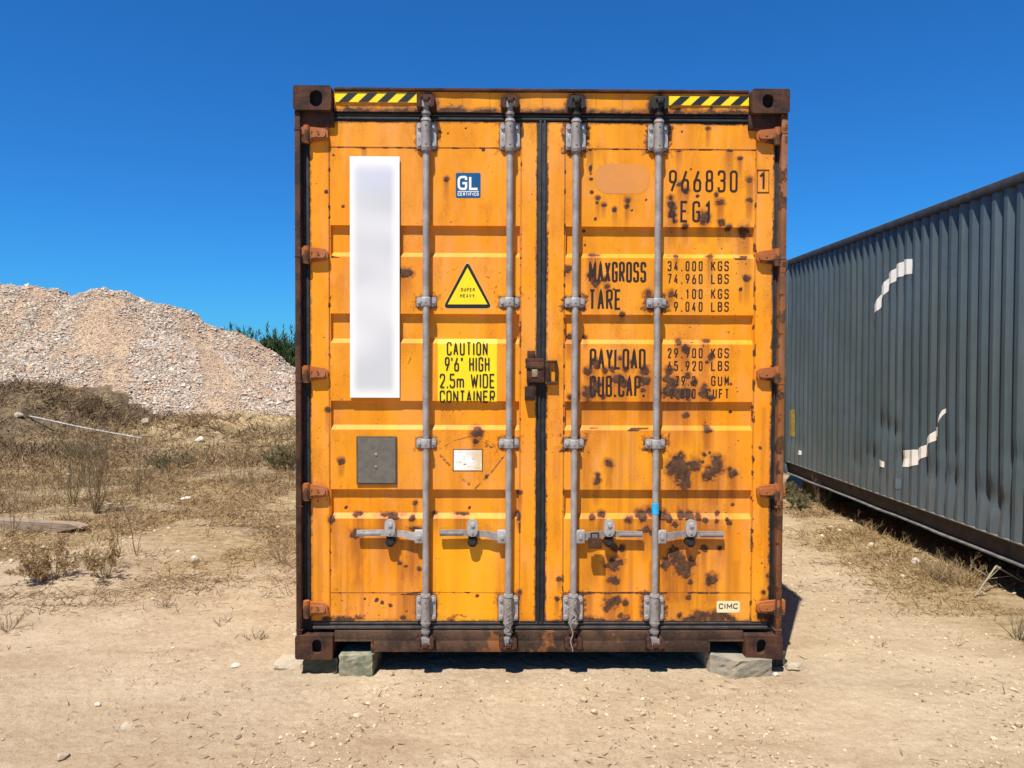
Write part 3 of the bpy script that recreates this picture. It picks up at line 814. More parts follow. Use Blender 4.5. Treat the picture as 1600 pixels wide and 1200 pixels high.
# handles: flat bar from hub beside rod to grip, catch plate halfway
def mk_handle(s_, bent=0.0):
    """grows from the rod at x=0 towards s_; returns handle, hub, catch and catch base meshes"""
    k = 0.00317
    mb = MB()
    up = [(0.018, 0.012), (0.075, 0.016), (0.115, 0.022), (0.20, 0.022), (0.215, 0.026 + bent), (0.345, 0.024 + bent)]
    lo = [(0.345, -0.001 + bent), (0.215, 0.000 + bent), (0.19, -0.002), (0.118, -0.004), (0.075, -0.016), (0.018, -0.018)]
    pts = [(s_ * a, b) for a, b in up + lo]
    if s_ > 0: pts = pts[::-1]
    mb.prism(pts, -0.007, 0.004, 0.0015)
    mb.box(*sorted((s_ * 0.225, s_ * 0.343)), -0.0105, -0.0065, 0.006 + bent, 0.018 + bent, 0.002)
    handle = mb.mesh('door_handle')
    for v in handle.vertices: v.co.z = v.co.z * 1.18 - 0.001
    mb = MB()
    x0, x1 = sorted((s_ * 0.004, s_ * 0.056))
    mb.box(x0, x1, -0.016, 0.013, -0.036, 0.030, 0.005)
    bolt(mb, s_ * 0.032, -0.004, 0.010, -0.016, 0.006, 10)
    hub = mb.mesh('handle_hub')
    mb = MB()
    mb.prism(rrect(-0.023, 0.023, -0.002, 0.074, 0.0225, 6), -0.020, -0.012, 0.002)
    mb.prism(rrect(-0.016, 0.016, 0.0, 0.055, 0.012, 4), -0.0125, 0.035, 0.0)
    bolt(mb, 0.002, 0.050, 0.010, -0.020, 0.006, 10)
    mb.cyl((0, -0.020, 0.014), (0, -0.024, 0.014), 0.005, n=8)
    catch = mb.mesh('handle_catch')
    mb = MB()
    mb.cyl((0, -0.006, -0.030), (0, 0.035, -0.030), 0.023, n=20)
    mb.cyl((0, -0.011, -0.026), (0, -0.005, -0.026), 0.015, 0.019, n=16)
    mb.box(-0.02, 0.02, 0.0, 0.035, -0.03, 0.01, 0.003)
    keep = mb.mesh('catch_base')
    return handle, hub, catch, keep
for k, (s_, hpx, lab, bent) in enumerate(((-1, 609, 0, 0.0), (-1, 738, 1, 0.001), (1, 952, 2, -0.004), (1, 1080, 3, -0.004))):
    d_ = doorL if k < 2 else doorR
    hm = mk_handle(s_, bent)
    z = PZ(838, 846, 0.015); x = rods_x[k]
    link('door_handle', hm[0], M['zinc_d'] if k != 0 else M['zinc'], d_, (x, 0.026, z))
    link('handle_hub', hm[1], M['zinc'], d_, (x, 0.026, z))
    cx = P(hpx, 830, 0.0)[0]
    hm[2].transform(Matrix.Scale(1.14, 4)); hm[3].transform(Matrix.Scale(1.08, 4))
    link('handle_catch', hm[2], M['zinc'], d_, (cx, 0.022, z + 0.004))
    link('catch_base', hm[3], M['soot'], d_, (cx, 0.020, z + 0.002))

# hinges, five a side
def mk_hinge(s_, L=0.112):
    mb = MB()
    out = [(-0.03, -0.036), (0.025, -0.036), (0.045, -0.033), (L - 0.012, -0.026), (L, -0.014), (L, 0.016), (L - 0.014, 0.028), (0.05, 0.034), (0.02, 0.036), (-0.03, 0.036)]
    pts = [(s_ * a, b) for a, b in out]
    if s_ > 0: pts = pts[::-1]
    mb.prism(pts, -0.012, 0.004, 0.003)
    raised = [(0.03, -0.018), (L - 0.018, -0.015), (L - 0.010, -0.006), (L - 0.010, 0.008), (L - 0.02, 0.017), (0.03, 0.021)]
    pts = [(s_ * a, b) for a, b in raised]
    if s_ > 0: pts = pts[::-1]
    mb.prism(pts, -0.021, -0.010, 0.003)
    mb.cyl((s_ * 0.008, -0.010, -0.044), (s_ * 0.008, -0.010, 0.042), 0.016, n=14)
    mb.cyl((s_ * (L - 0.045), -0.021, 0.002), (s_ * (L - 0.045), -0.024, 0.002), 0.006, n=8)
    mb.box(*sorted((-s_ * 0.03, s_ * 0.012)), -0.006, 0.03, -0.040, 0.038, 0.004)
    return mb.mesh('hinge')
mh = {-1: mk_hinge(1), 1: mk_hinge(-1)}
for m_ in mh.values(): m_.materials.append(M['hinge'])
for s_, d_, ys, hx in ((-1, doorL, (210, 398, 584, 768, 951), 477), (1, doorR, (213, 402, 585, 768, 949), 1217)):
    for py in ys:
        x, z = P(hx, py, 0.03)
        o = link('hinge', mh[s_], None, d_, (x, 0.036, z))
# lock housing in the middle
mb = MB()
def pb(mb, xa, xb, ya, yb, d0, d1, bev=0.003):
    x0, z0 = P(xa, yb, d0); x1, z1 = P(xb, ya, d0)
    mb.box(x0, x1, d0, d1, z0, z1, bev)
pb(mb, 823, 851, 566, 598, 0.008, 0.045); pb(mb, 821, 849, 571, 576, 0.002, 0.012); pb(mb, 821, 850, 560, 567, 0.012, 0.045)
pb(mb, 824, 836, 548, 562, 0.02, 0.045); pb(mb, 820, 836, 604, 626, 0.005, 0.045); pb(mb, 826, 838, 598, 606, 0.015, 0.045)
o = link('lock_housing', mb.mesh('lock_housing'), M['rust'], doorL)
mb = MB(); pb(mb, 831, 840, 577, 589, 0.004, 0.010, 0.001)
link('paint_chip', mb.mesh('paint_chip'), simple('pale_green_chip', (0.18, 0.30, 0.20), (0.3, 0.12, 0.04), 60), doorL)
mb = MB()
pb(mb, 851.5, 871, 563, 567, 0.024, 0.045); pb(mb, 851.5, 871, 596, 601, 0.020, 0.045); pb(mb, 867.5, 871.5, 566.5, 596.5, 0.024, 0.045)
pb(mb, 852, 859, 567, 596, 0.020, 0.045)
link('lock_loop', mb.mesh('lock_loop'), M['rust'], doorR)
# rusty padlock hanging on the third handle
px_, pz_ = P(929.5, 849, -0.01)
pad = empty('padlock', RM @ Vector((px_, -0.006, pz_)), root.rotation_euler)
tag(pad, 'small rusty brown padlock hanging from a door handle', 'padlock')
mb = MB(); mb.box(-0.033, 0.033, -0.012, 0.012, -0.026, 0.026, 0.005)
link('lock_body', mb.mesh('lock_body'), M['rust'], pad)
mb = MB()
for sx in (-1, 1): mb.cyl((sx * 0.018, 0, 0.02), (sx * 0.018, 0, 0.05), 0.004, n=8)
mb.cyl((-0.021, 0, 0.05), (0.021, 0, 0.05), 0.004, n=8)
link('shackle', mb.mesh('shackle'), M['rust_dark'], pad)

# ------------------------------------------------------------------ lettering (strokes laid out as ribbons)
G = {
 'A': [('s', [(0, 0), (.5, 1), (1, 0)]), ('s', [(.2, .32), (.8, .32)])],
 'B': [('s', [(0, 0), (0, 1)]), ('r', [(0, 1), (.95, 1), (.95, .53), (0, .53)]), ('r', [(0, .53), (1, .53), (1, 0), (0, 0)])],
 'C': [('r', [(1, .74), (1, 1), (0, 1), (0, 0), (1, 0), (1, .26)])],
 'D': [('s', [(0, 0), (0, 1)]), ('r', [(0, 1), (1, 1), (1, 0), (0, 0)])],
 'E': [('s', [(1, 1), (0, 1), (0, 0), (1, 0)]), ('s', [(0, .52), (.85, .52)])],
 'F': [('s', [(1, 1), (0, 1), (0, 0)]), ('s', [(0, .52), (.85, .52)])],
 'G': [('r', [(1, .74), (1, 1), (0, 1), (0, 0), (1, 0), (1, .3)]), ('s', [(1, .3), (1, .48), (.5, .48)])],
 'H': [('s', [(0, 0), (0, 1)]), ('s', [(1, 0), (1, 1)]), ('s', [(0, .52), (1, .52)])],
 'I': [('s', [(.5, 0), (.5, 1)])],
 'K': [('s', [(0, 0), (0, 1)]), ('s', [(1, 1), (0, .38)]), ('s', [(.35, .62), (1, 0)])],
 'L': [('s', [(0, 1), (0, 0), (1, 0)])],
 'M': [('s', [(0, 0), (0, 1), (.5, .3), (1, 1), (1, 0)])],
 'N': [('s', [(0, 0), (0, 1), (1, 0), (1, 1)])],
 'O': [('c', [(0, 0), (1, 0), (1, 1), (0, 1)])],
 'P': [('s', [(0, 0), (0, 1)]), ('r', [(0, 1), (1, 1), (1, .46), (0, .46)])],
 'R': [('s', [(0, 0), (0, 1)]), ('r', [(0, 1), (1, 1), (1, .48), (0, .48)]), ('s', [(.5, .48), (1, 0)])],
 'S': [('r', [(1, .78), (1, 1), (0, 1), (0, .53), (1, .53), (1, 0), (0, 0), (0, .22)])],
 'T': [('s', [(0, 1), (1, 1)]), ('s', [(.5, 1), (.5, 0)])],
 'U': [('r', [(0, 1), (0, 0), (1, 0), (1, 1)])],
 'V': [('s', [(0, 1), (.5, 0), (1, 1)])],
 'W': [('s', [(0, 1), (.25, 0), (.5, .8), (.75, 0), (1, 1)])],
 'X': [('s', [(0, 0), (1, 1)]), ('s', [(0, 1), (1, 0)])],
 'Y': [('s', [(0, 1), (.5, .45), (1, 1)]), ('s', [(.5, .45), (.5, 0)])],
 '0': [('c', [(0, 0), (1, 0), (1, 1), (0, 1)])],
 '1': [('s', [(.15, .78), (.6, 1), (.6, 0)])],
 '2': [('r', [(0, .72), (0, 1), (1, 1), (1, .62), (0, 0)]), ('s', [(0, 0), (1, 0)])],
 '3': [('r', [(0, .8), (0, 1), (1, 1), (1, .54), (.3, .54)]), ('r', [(.3, .54), (1, .54), (1, 0), (0, 0), (0, .2)])],
 '4': [('s', [(.65, 1), (0, .25), (1, .25)]), ('s', [(.75, .55), (.75, 0)])],
 '5': [('s', [(1, 1), (.05, 1), (.0, .56)]), ('r', [(0, .58), (1, .6), (1, 0), (0, 0), (0, .2)])],
 '6': [('c', [(0, 0), (1, 0), (1, .56), (0, .56)]), ('s', [(.02, .38), (.7, 1)])],
 '7': [('s', [(0, 1), (1, 1), (.3, 0)])],
 '8': [('c', [(.06, .54), (.94, .54), (.94, 1), (.06, 1)]), ('c', [(0, 0), (1, 0), (1, .54), (0, .54)])],
 '9': [('c', [(0, .44), (1, .44), (1, 1), (0, 1)]), ('s', [(.98, .62), (.3, 0)])],
 '.': [('s', [(.4, .0), (.6, .0)])],
 "'": [('s', [(.5, 1), (.5, .78)])],
 '"': [('s', [(.35, 1), (.25, .78)]), ('s', [(.7, 1), (.6, .78)])],
 'm': [('s', [(0, 0), (0, .62)]), ('r', [(0, .45), (0, .62), (.5, .62), (.5, 0)]), ('r', [(.5, .45), (.5, .62), (1, .62), (1, 0)])],
}
def smooth_path(pts, r, closed):
    out = []; n = len(pts)
    for k, p in enumerate(pts):
        if not closed and k in (0, n - 1): out.append(p); continue
        a = Vector(pts[k - 1]); b = Vector(p); c = Vector(pts[(k + 1) % n])
        u = (a - b); v = (c - b)
        rr = min(r, u.length * 0.5, v.length * 0.5)
        s0 = b + u.normalized() * rr; s1 = b + v.normalized() * rr
        for j in range(6):
            t = j / 5
            q = s0 * (1 - t) ** 2 + b * 2 * t * (1 - t) + s1 * t * t
            if not out or (Vector(out[-1]) - q).length > 1e-5: out.append(tuple(q))
    return out
class Text:
    def __init__(s): s.V = []; s.Q = []; s.lay = 0
    def ribbon(s, pts, t, closed, y):
        if closed and (Vector(pts[0]) - Vector(pts[-1])).length < 1e-6: pts = pts[:-1]
        n = len(pts); P2 = [Vector(p) for p in pts]
        ring = []
        for k in range(n):
            if closed or 0 < k < n - 1:
                a = (P2[k] - P2[k - 1]).normalized(); b = (P2[(k + 1) % n] - P2[k]).normalized()
                nrm = Vector((-a.y - b.y, a.x + b.x))
                if nrm.length < 1e-6: nrm = Vector((-a.y, a.x))
                nrm.normalize()
                c = max(0.5, nrm.dot(Vector((-a.y, a.x))))
                off = nrm * (t / c)
            else:
                a = (P2[1] - P2[0]) if k == 0 else (P2[-1] - P2[-2])
                a.normalize(); off = Vector((-a.y, a.x)) * t
            ring.append((P2[k] + off, P2[k] - off))
        b0 = len(s.V)
        for u, v in ring: s.V += [(u.x, y, u.y), (v.x, y, v.y)]
        m = n if closed else n - 1
        for k in range(m):
            i = b0 + 2 * k; j = b0 + 2 * ((k + 1) % n)
            s.Q.append((i, i + 1, j + 1, j))
    def text(s, txt, px0, px1, py0, py1, stroke, wr=0.72, d=DOOR + 0.0035, widths=None):
        """text between two measured corners; stroke in measured pixels; wr = letter width / pitch"""
        k = 0.00317
        xa, za = P(px0, py1, d); xb, zb_ = P(px1, py0, d)
        t = stroke * k / 2
        n = len(txt)
        wd = [0.45 if c in ".'" else (0.35 if c == 'I' else (1.25 if c in 'mWM' else 1.0)) for c in txt] if widths is None else widths
        gap = (1 - wr) / wr
        tot = sum(wd) + gap * (n - 1)
        u = (xb - xa) / tot
        x = xa
        for c, w in zip(txt, wd):
            if c != ' ':
                lx0 = x + t; lw = u * w - 2 * t
                if c == '.':
                    cx_ = x + u * w / 2
                    s.lay = (s.lay + 1) % 4
                    s.ribbon([(cx_ - t, za + t), (cx_ + t, za + t)], t, False, -0.0007 - s.lay * 0.00012)
                    x += u * (w + gap); continue
                if lw < 0.15 * u * w: lw = 0.15 * u * w; lx0 = x + (u * w - lw) / 2
                for kind, pts in G[c]:
                    q = [(lx0 + a * lw, za + t + b * (zb_ - za - 2 * t)) for a, b in pts]
                    if kind != 's': q = smooth_path(q, lw * 0.55, kind == 'c')
                    if kind == 'c': q = q + [q[0]]
                    if True:
                        # split long strokes so that wear can be sampled along them
                        q2 = [q[0]]
                        for a_, b_ in zip(q[:-1], q[1:]):
                            m = max(1, int(math.dist(a_, b_) / 0.010))
                            for j in range(1, m + 1): q2.append((a_[0] + (b_[0] - a_[0]) * j / m, a_[1] + (b_[1] - a_[1]) * j / m))
                        q = q2[:-1] if kind == 'c' else q2
                    s.lay = (s.lay + 1) % 4
                    s.ribbon(q, t, kind == 'c', -0.0007 - s.lay * 0.00012)
            x += u * (w + gap)
    def obj(s, name, mat, parent, side=1, worn=True, dy=0.0):
        V = np.array(s.V); V[:, 1] += skin(V[:, 0], V[:, 2], side) + dy
        col = None
        if worn:
            r, g = wear_at(V[:, 0], V[:, 2], side)
            col = np.stack([r * 0.04, g * 0.05, r * 0, r * 0], -1)
        return link(name, np_mesh(name, V, s.Q, False, col), mat, parent)
def one(name, txt, box, stroke, mat, parent, side=1, wr=0.72, worn=True, dy=0.0, d=DOOR + 0.0035, widths=None):
    T = Text(); T.text(txt, *box, stroke, wr, d, widths)
    return T.obj(name, mat, parent, side, worn, dy)
LB = 0.0
L_ = M['letter']
one('serial_number', '966830', (1045, 1153, 266, 300), 3.6, L_, doorR, wr=.66, dy=LB)
one('check_digit', '1', (1184, 1199, 269, 297), 3.4, L_, doorR, wr=.7, dy=LB)
mb = MB()
for (a, b, c, d) in ((1183, 1202, 265, 266.2), (1183, 1202, 300, 301.2), (1183, 1184.2, 266.2, 300), (1200.8, 1202, 266.2, 300)):
    pb(mb, a, b, c, d, DOOR - 0.002, DOOR - 0.0012, 0)
link('check_digit_frame', mb.mesh('check_digit_frame', 0), L_, doorR)
one('size_code', '4EG1', (1044, 1113, 314, 347), 3.6, L_, doorR, wr=.66, dy=LB)
one('weight_heading', 'MAXGROSS', (920, 1010, 409, 441), 3.7, L_, doorR, wr=.84, dy=LB)
one('weight_heading', 'TARE', (920, 971, 452, 484), 3.7, L_, doorR, wr=.80, dy=LB)
one('weight_heading', 'PAYLOAD', (921, 1009, 545, 577), 3.7, L_, doorR, wr=.84, dy=LB)
one('weight_heading', 'CUB.CAP.', (921, 1008, 587, 620), 3.7, L_, doorR, wr=.82, dy=LB)
for a, b, y, x0 in (('34.000', 'KGS', 408, 1043), ('74.960', 'LBS', 428, 1043), ('4.100', 'KGS', 451.5, 1053), ('9.040', 'LBS', 471.5, 1053),
                    ('29.900', 'KGS', 544, 1043), ('65.920', 'LBS', 564, 1043), ('79.2', 'GUM', 587.5, 1055), ('2.800', 'CUFT', 607.5, 1047)):
    x1 = 1098 if a != '79.2' else 1087
    if a == '2.800': x1 = 1087
    one('weight_figure', a, (x0, x1, y, y + 15.5), 2.1, L_, doorR, wr=.62, dy=LB, widths=[.6 if c == '.' else 1 for c in a])
    one('weight_figure', b, (1111 if b != 'CUFT' else 1104, 1139, y, y + 15.5), 2.1, L_, doorR, wr=.68, dy=LB, widths=[1] * len(b))

# ---- stickers
def print_shape(name, pts, mat, parent, off, side):
    b = bmesh.new(); f = b.faces.new([b.verts.new((p[0], 0, p[1])) for p in pts])
    bmesh.ops.triangulate(b, faces=[f]); 
    bmesh.ops.subdivide_edges(b, edges=b.edges, cuts=7, use_grid_fill=True)
    bmesh.ops.triangulate(b, faces=b.faces)
    V = np.array([v.co[:] for v in b.verts]); b.verts.index_update()
    T = np.array([[v.index for v in f.verts] for f in b.faces]); b.free()
    V[:, 1] = skin(V[:, 0], V[:, 2], side) - off
    return link(name, np_mesh(name, V, T), mat, parent)
def sticker(name, px0, px1, py0, py1, mat, parent, d=DOOR, r=0.0, off=0.004, th=0.0008):
    x0, z0 = P(px0, py1, d); x1, z1 = P(px1, py0, d)
    mb = MB()
    pts = rrect(x0, x1, z0, z1, r, 4) if r > 0 else [(x0, z0), (x1, z0), (x1, z1), (x0, z1)]
    if d == DOOR and th < 0.002: return print_shape(name, pts, mat, parent, off, -1 if parent is doorL else 1)
    mb.prism(pts[::-1] if r > 0 else pts[::-1], d - off, d - off + th)
    return link(name, mb.mesh(name, 0), mat, parent)
# long white label: soft grey print down its middle
n = NT('white_label')
sep = n.t.nodes.new('ShaderNodeSeparateXYZ'); n.t.links.new(n.obj, sep.inputs[0])
cxl = PX(585); 
ux = n.math('ABSOLUTE', n.math('DIVIDE', n.math('SUBTRACT', sep.outputs[0], cxl), PX(625) - PX(585)))
body = n.ramp(ux, 0.55, 1.0, 1, 0)
zlo = n.ramp(sep.outputs[2], PZ(628), PZ(600)); zhi = n.ramp(sep.outputs[2], PZ(275), PZ(246), 1, 0)
body = n.math('MULTIPLY', n.math('MULTIPLY', body, zlo), zhi)
soft = n.noise(3.2, 1, vec=n.mapping((0.5, 1, 1)))
gcol = n.mix(n.ramp(soft, 0.35, 0.65), (0.66, 0.65, 0.64), (0.50, 0.51, 0.52))
blue = n.ramp(sep.outputs[2], PZ(320), PZ(285)); 
gcol = n.mix(n.math('MULTIPLY', blue, 0.5), gcol, (0.46, 0.49, 0.62))
wm = n.done(n.mix(n.math('MULTIPLY', body, 0.9), (0.85, 0.82, 0.76), gcol), 0.45, 0, n.bump(n.noise(6, 2), 0.05, 0.01), 0.3)
sticker('white_label', 547.5, 624.5, 245, 621, wm, doorL, off=0.0065, th=0.0025)
# made-up muted oval in place of the owner's blurred-out letters
n = NT('blur_patch')
wm2 = n.done(n.mix(n.ramp(n.noise(12, 3), 0.3, 0.7), (0.66, 0.255, 0.045), (0.60, 0.24, 0.06)), 0.55, 0, None, 0.3)
sticker('blur_patch', 928, 1016, 256, 302, wm2, doorR, r=0.068, off=0.0006, th=0.0005)

st = sticker('certificate_sticker', 712, 751, 270, 309, M['blue'], doorL, r=0.008, off=0.0006)
T = Text(); T.text('GL', 715, 748, 275, 297, 3.6, .84); T.obj('sticker_print', M['white'], doorL, side=-1, worn=False, dy=-0.0008)
T = Text(); T.text('CERTIFICO', 715, 748, 301, 306, 1.0, .78); T.obj('sticker_print', M['white'], doorL, side=-1, worn=False, dy=-0.0008)
sticker('sticker_print', 715, 748, 298.4, 299.4, M['white'], doorL, off=0.0012)

def poly_sticker(name, pts, mat, parent, off, d=DOOR, th=0.0008):
    q = [P(a, b, d) for a, b in pts]
    if d == DOOR: return print_shape(name, q, mat, parent, off, -1)
    mb = MB(); mb.prism(q, d - off, d - off + th)
    return link(name, mb.mesh(name, 0), mat, parent)
def round_tri(ax, ay, bx, by, cx, cy, r):
    return [tuple(p) for p in smooth_path([(ax, ay), (bx, by), (cx, cy)], r, True)]
poly_sticker('warning_triangle', round_tri(730.5, 406, 770, 482.5, 691, 482.5, 9), simple('triangle_rim', (0.75, 0.45, 0.12), rough=0.5, bump=0), doorL, 0.0005)
poly_sticker('warning_triangle', round_tri(730.5, 407.5, 769, 481.5, 692, 481.5, 9), M['black'], doorL, 0.0010)
poly_sticker('warning_triangle_face', [(730.5, 418), (761.5, 475.5), (699.5, 475.5)], M['yellow'], doorL, 0.0015)
T = Text(); T.text('SUPER', 720, 742, 450, 455.5, 1.0, .72); T.text('HEAVY', 719, 741.5, 459.5, 465, 1.0, .72); T.obj('sticker_print', M['black'], doorL, side=-1, worn=False, dy=-0.0010)

# caution sticker, follows the ledge at top and bottom
rows = [(529.5, 0.012), (536.8, 0.0), (626.5, 0.0), (628.8, 0.018)]
V = []; Q = []
cols_ = np.linspace(684, 776.5, 12); rws = [529.5, 531.5, 533.5, 535.5, 536.9, 537.6] + list(np.linspace(545, 620, 10)) + [626.2, 627.2, 628.6]
for py in rws:
    for px in cols_: x, z = P(px, py, DOOR); V.append((x, 0, z))
V = np.array(V); V[:, 1] = skin(V[:, 0], V[:, 2], -1) - 0.0006
for a_ in range(len(rws) - 1):
    for b_ in range(11): Q.append((12 * a_ + b_, 12 * a_ + 12 + b_, 12 * a_ + 13 + b_, 12 * a_ + 1 + b_))
link('caution_sticker', np_mesh('caution_sticker', V, Q), M['yellow'], doorL)
T = Text()
T.text('CAUTION', 698, 762, 534, 555, 2.3, .76)
T.text("9'6\" HIGH", 695, 765, 558, 580, 2.3, .78, widths=[1, .35, 1, .6, .6, 1, .35, 1, 1])
T.text('2.5m WIDE', 687, 773.5, 584, 606, 2.3, .80, widths=[1, .3, 1, 1.35, .7, 1.35, .3, 1, 1])
T.text('CONTAINER', 687, 773.5, 610, 629.5, 2.3, .80)
T.obj('caution_lettering', M['letter'], doorL, -1, True, -0.0018)

# grey plate, small paper sticker, maker's badge
mb = MB(); pb(mb, 557, 620, 682, 757, DOOR - 0.004, DOOR + 0.0, 0.001)
link('data_plate_frame', mb.mesh('data_plate_frame', 0), simple('plate_edge', (0.10, 0.06, 0.025), (0.05, 0.04, 0.03), 30), doorL)
mb = MB(); pb(mb, 559, 618, 684, 755, DOOR - 0.0062, DOOR - 0.003, 0.001)
link('data_plate', mb.mesh('data_plate', 0), simple('plate_grey', (0.155, 0.135, 0.105), (0.115, 0.105, 0.085), 35, 0.7, 0.1, 0.3, 120), doorL)
for py in (709.5, 729):
    x, z = P(588, py, DOOR); mb = MB(); mb.cyl((x, DOOR - 0.006, z), (x, DOOR - 0.010, z), 0.0075, 0.006, 10)
    link('rivet', mb.mesh('rivet'), M['zinc_d'], doorL)
n = NT('worn_paper')
pc = n.mix(n.ramp(n.noise(40, 5, 0.7, vec=n.mapping((1, 1, 2.2))), 0.60, 0.66), (0.78, 0.76, 0.70), (0.10, 0.09, 0.07))
wpap = n.done(n.mix(n.ramp(n.noise(9, 3), 0.55, 0.7, 0, 0.7), pc, (0.62, 0.42, 0.16)), 0.6)
sticker('paper_sticker_edge', 707.5, 754.5, 702, 736.5, simple('sticker_edge', (0.10, 0.045, 0.015), rough=0.6, bump=0), doorL, off=0.0006)
sticker('paper_sticker', 709, 753, 703.3, 735, wpap, doorL, off=0.0012)
sticker('maker_badge', 1120, 1156.5, 939.5, 957.5, M['cream'], doorR, r=0.008, off=0.0006)
one('badge_lettering', 'CIMC', (1123, 1152.5, 943, 951.5), 1.5, M['black'], doorR, wr=.8, worn=False, dy=-0.0006)
# hazard tapes on the header
def hazard(px0, px1, py0, py1, sl):
    hz = empty_part('hazard_tape', root)
    return hz
def empty_part(name, parent):
    o = bpy.data.objects.new(name, None); C.objects.link(o); o.parent = parent; return o
for px0, px1, py0, py1, starts in ((523.5, 651, 145.5, 159.5, (529, 560, 590, 621.5)), (1045, 1170, 151, 164.5, (1048, 1079, 1110, 1141))):
    hz = sticker('hazard_tape', px0, px1, py0, py1, M['yellow'], root, d=0.035, off=0.002)
    for s0 in starts:
        a, b, c, d = (s0, py1), (s0 + 15, py1), (min(s0 + 30, px1), py0), (s0 + 15, py0)
        poly_sticker('black_stripe', [a, b, c, d][::-1], M['black'], hz, 0.0034, d=0.035)

# ================================================================== TERRAIN
def ground_h(x, y):
    x = np.asarray(x, float); y = np.asarray(y, float)
    flat = np.clip((np.hypot((x - 0.14) / 1.3, np.maximum(0, np.abs(y - 9.9) - 6.1) / 0.5) - 1.0), 0, 1)   # level under the container
    h = (fbm(x * 0.5, y * 0.5, 201, 3) - 0.5) * 0.10 * flat * sstep(3.0, 7.5, y)
    h = h + (fbm(x * 2.1, y * 2.1, 202, 4) - 0.5) * 0.030 * flat
    h = h + (fbm(x * 0.7 + 0.3 * y, y * 3.2, 208, 3) - 0.5) * 0.030 * flat * sstep(2.5, 4.5, y)
    rough = 0.25 + 0.75 * sstep(4.6, 8.5, y) * flat
    h = h + (fbm(x * 9, y * 9, 203, 3) - 0.5) * 0.018 * rough
    h = h + (fbm(x * 34, y * 34, 204, 5, 0.62) - 0.5) * 0.019
    # rough bank before the gravel heaps
    far = sstep(12.5, 16.5, y + 0.8 * (fbm(x * 0.5, y * 0.3, 205, 3) - 0.5) * 4) * sstep(-1.5, -4.5, x) * sstep(60, 40, y)
    h = h + far * (0.20 + 0.42 * (fbm(x * 0.8, y * 0.8, 206, 4) - 0.5) + 0.46 * (fbm(x * 3.2, y * 3.2, 207, 5, 0.6) - 0.5))
    h = h + 0.75 * sstep(-8.4, -10.6, x) * sstep(11.5, 15.0, y) * sstep(60, 40, y)
    return h
def hpt(x, y): return float(ground_h(np.array([x]), np.array([y]))[0])
def Gp(px, py, dz=0.0):
    """spot on the ground measured at px, py"""
    v = ray(px, py); t = 2.5
    for t in np.arange(2.0, 60, 0.02):
        z = CAMH + v.z * t
        if z <= hpt(v.x * t, v.y * t) + dz: break
    return Vector((v.x * t, v.y * t, hpt(v.x * t, v.y * t)))

gx = [0.0]; dx = 0.010
while gx[-1] < 900:
    a = gx[-1]
    dx = 0.010 if a < 2.6 else 0.010 * (1 + (a - 2.6) * 0.55) ** 1.0
    if a > 14: dx = 0.074 * (a / 14) ** 3
    gx.append(a + dx)
gx = np.array(gx); gx = np.concatenate([-gx[::-1][:-1], gx])
gy = [2.55]
while gy[-1] < 1500:
    y = gy[-1]; gy.append(y + (0.0075 * (y / 2.7) ** 1.55 if y < 26 else 0.25 * (y / 26) ** 3))
gy = np.array([-60, -30, -14, -7, -4, -2, -0.5, 0.6, 1.3, 1.8, 2.1, 2.3, 2.42] + gy)
X, Y = np.meshgrid(gx, gy)
Z = ground_h(X, Y)
Z = np.where((Y > 60) | (np.abs(X) > 60), Z * 0, Z)
# zones: straw cover, dark litter
def straw_zone(x, y):
    left = sstep(4.7, 7.2, y + 2.8 * (fbm(x * 0.9, y * 0.7, 301, 3) - 0.5)) * sstep(-0.4, -1.2, x)
    strip = sstep(0.95, 0.15, 3.3 - x + 0.7 * (fbm(x * 1.1, y * 1.1, 302, 3) - 0.5)) * sstep(6.2, 3.0, x)
    rightfar = sstep(7.5, 9.5, y + (fbm(x, y, 303, 3) - 0.5) * 2) * sstep(0.5, 1.5, x)
    return np.clip(np.maximum(np.maximum(left, strip), rightfar * 0.75), 0, 1)
zone = straw_zone(X, Y)
pale = sstep(0.5, 0.75, fbm(X * 1.2, Y * 2.4, 305, 4))
litter = sstep(0.52, 0.68, fbm(X * 1.3, Y * 4.2, 306, 4)) * sstep(4.7, 5.8, Y) * (0.4 + 0.6 * zone)
bank = sstep(0.05, 0.3, Z) * sstep(11, 13, Y)
pale = np.where(Y > 11, sstep(-9.0, -6.6, X + 2.5 * (fbm(X * .5, Y * .5, 307, 3) - 0.5)), pale)
ny, nx = X.shape
i = np.arange((ny - 1) * nx).reshape(ny - 1, nx)[:, :-1].ravel()
me = np_mesh('ground', np.stack([X, Y, Z], -1).reshape(-1, 3), np.stack([i, i + 1, i + nx + 1, i + nx], -1), True,
             np.stack([zone, pale, litter, bank], -1).reshape(-1, 4))
n = NT('dry_earth')
a0, a1, a2, a3, _ = n.attr()
sand = n.mix(n.ramp(n.noise(2.2, 5, 0.6), 0.3, 0.7), (0.435, 0.322, 0.200), (0.53, 0.405, 0.262))
sand = n.mix(n.ramp(n.noise(18, 5, 0.65), 0.38, 0.72, 0, 0.5), sand, (0.62, 0.50, 0.34))
sand = n.mix(n.ramp(n.noise(48, 5, 0.7, vec=n.mapping((1, 1, 1), (3, 3, 1))), 0.52, 0.72, 0, 0.6), sand, (0.27, 0.18, 0.10))
sand = n.mix(n.ramp(n.voro(70), 0.0, 0.22, 0.35, 0), sand, (0.60, 0.50, 0.36))
sand = n.mix(n.math('MULTIPLY', a1, 0.40), sand, (0.62, 0.49, 0.32))
sand = n.mix(n.ramp(n.noise(1.1, 5, 0.6, vec=n.mapping((0.45, 1.6, 1), (4, 2, 0))), 0.48, 0.64, 0, 0.5), sand, (0.36, 0.25, 0.145))
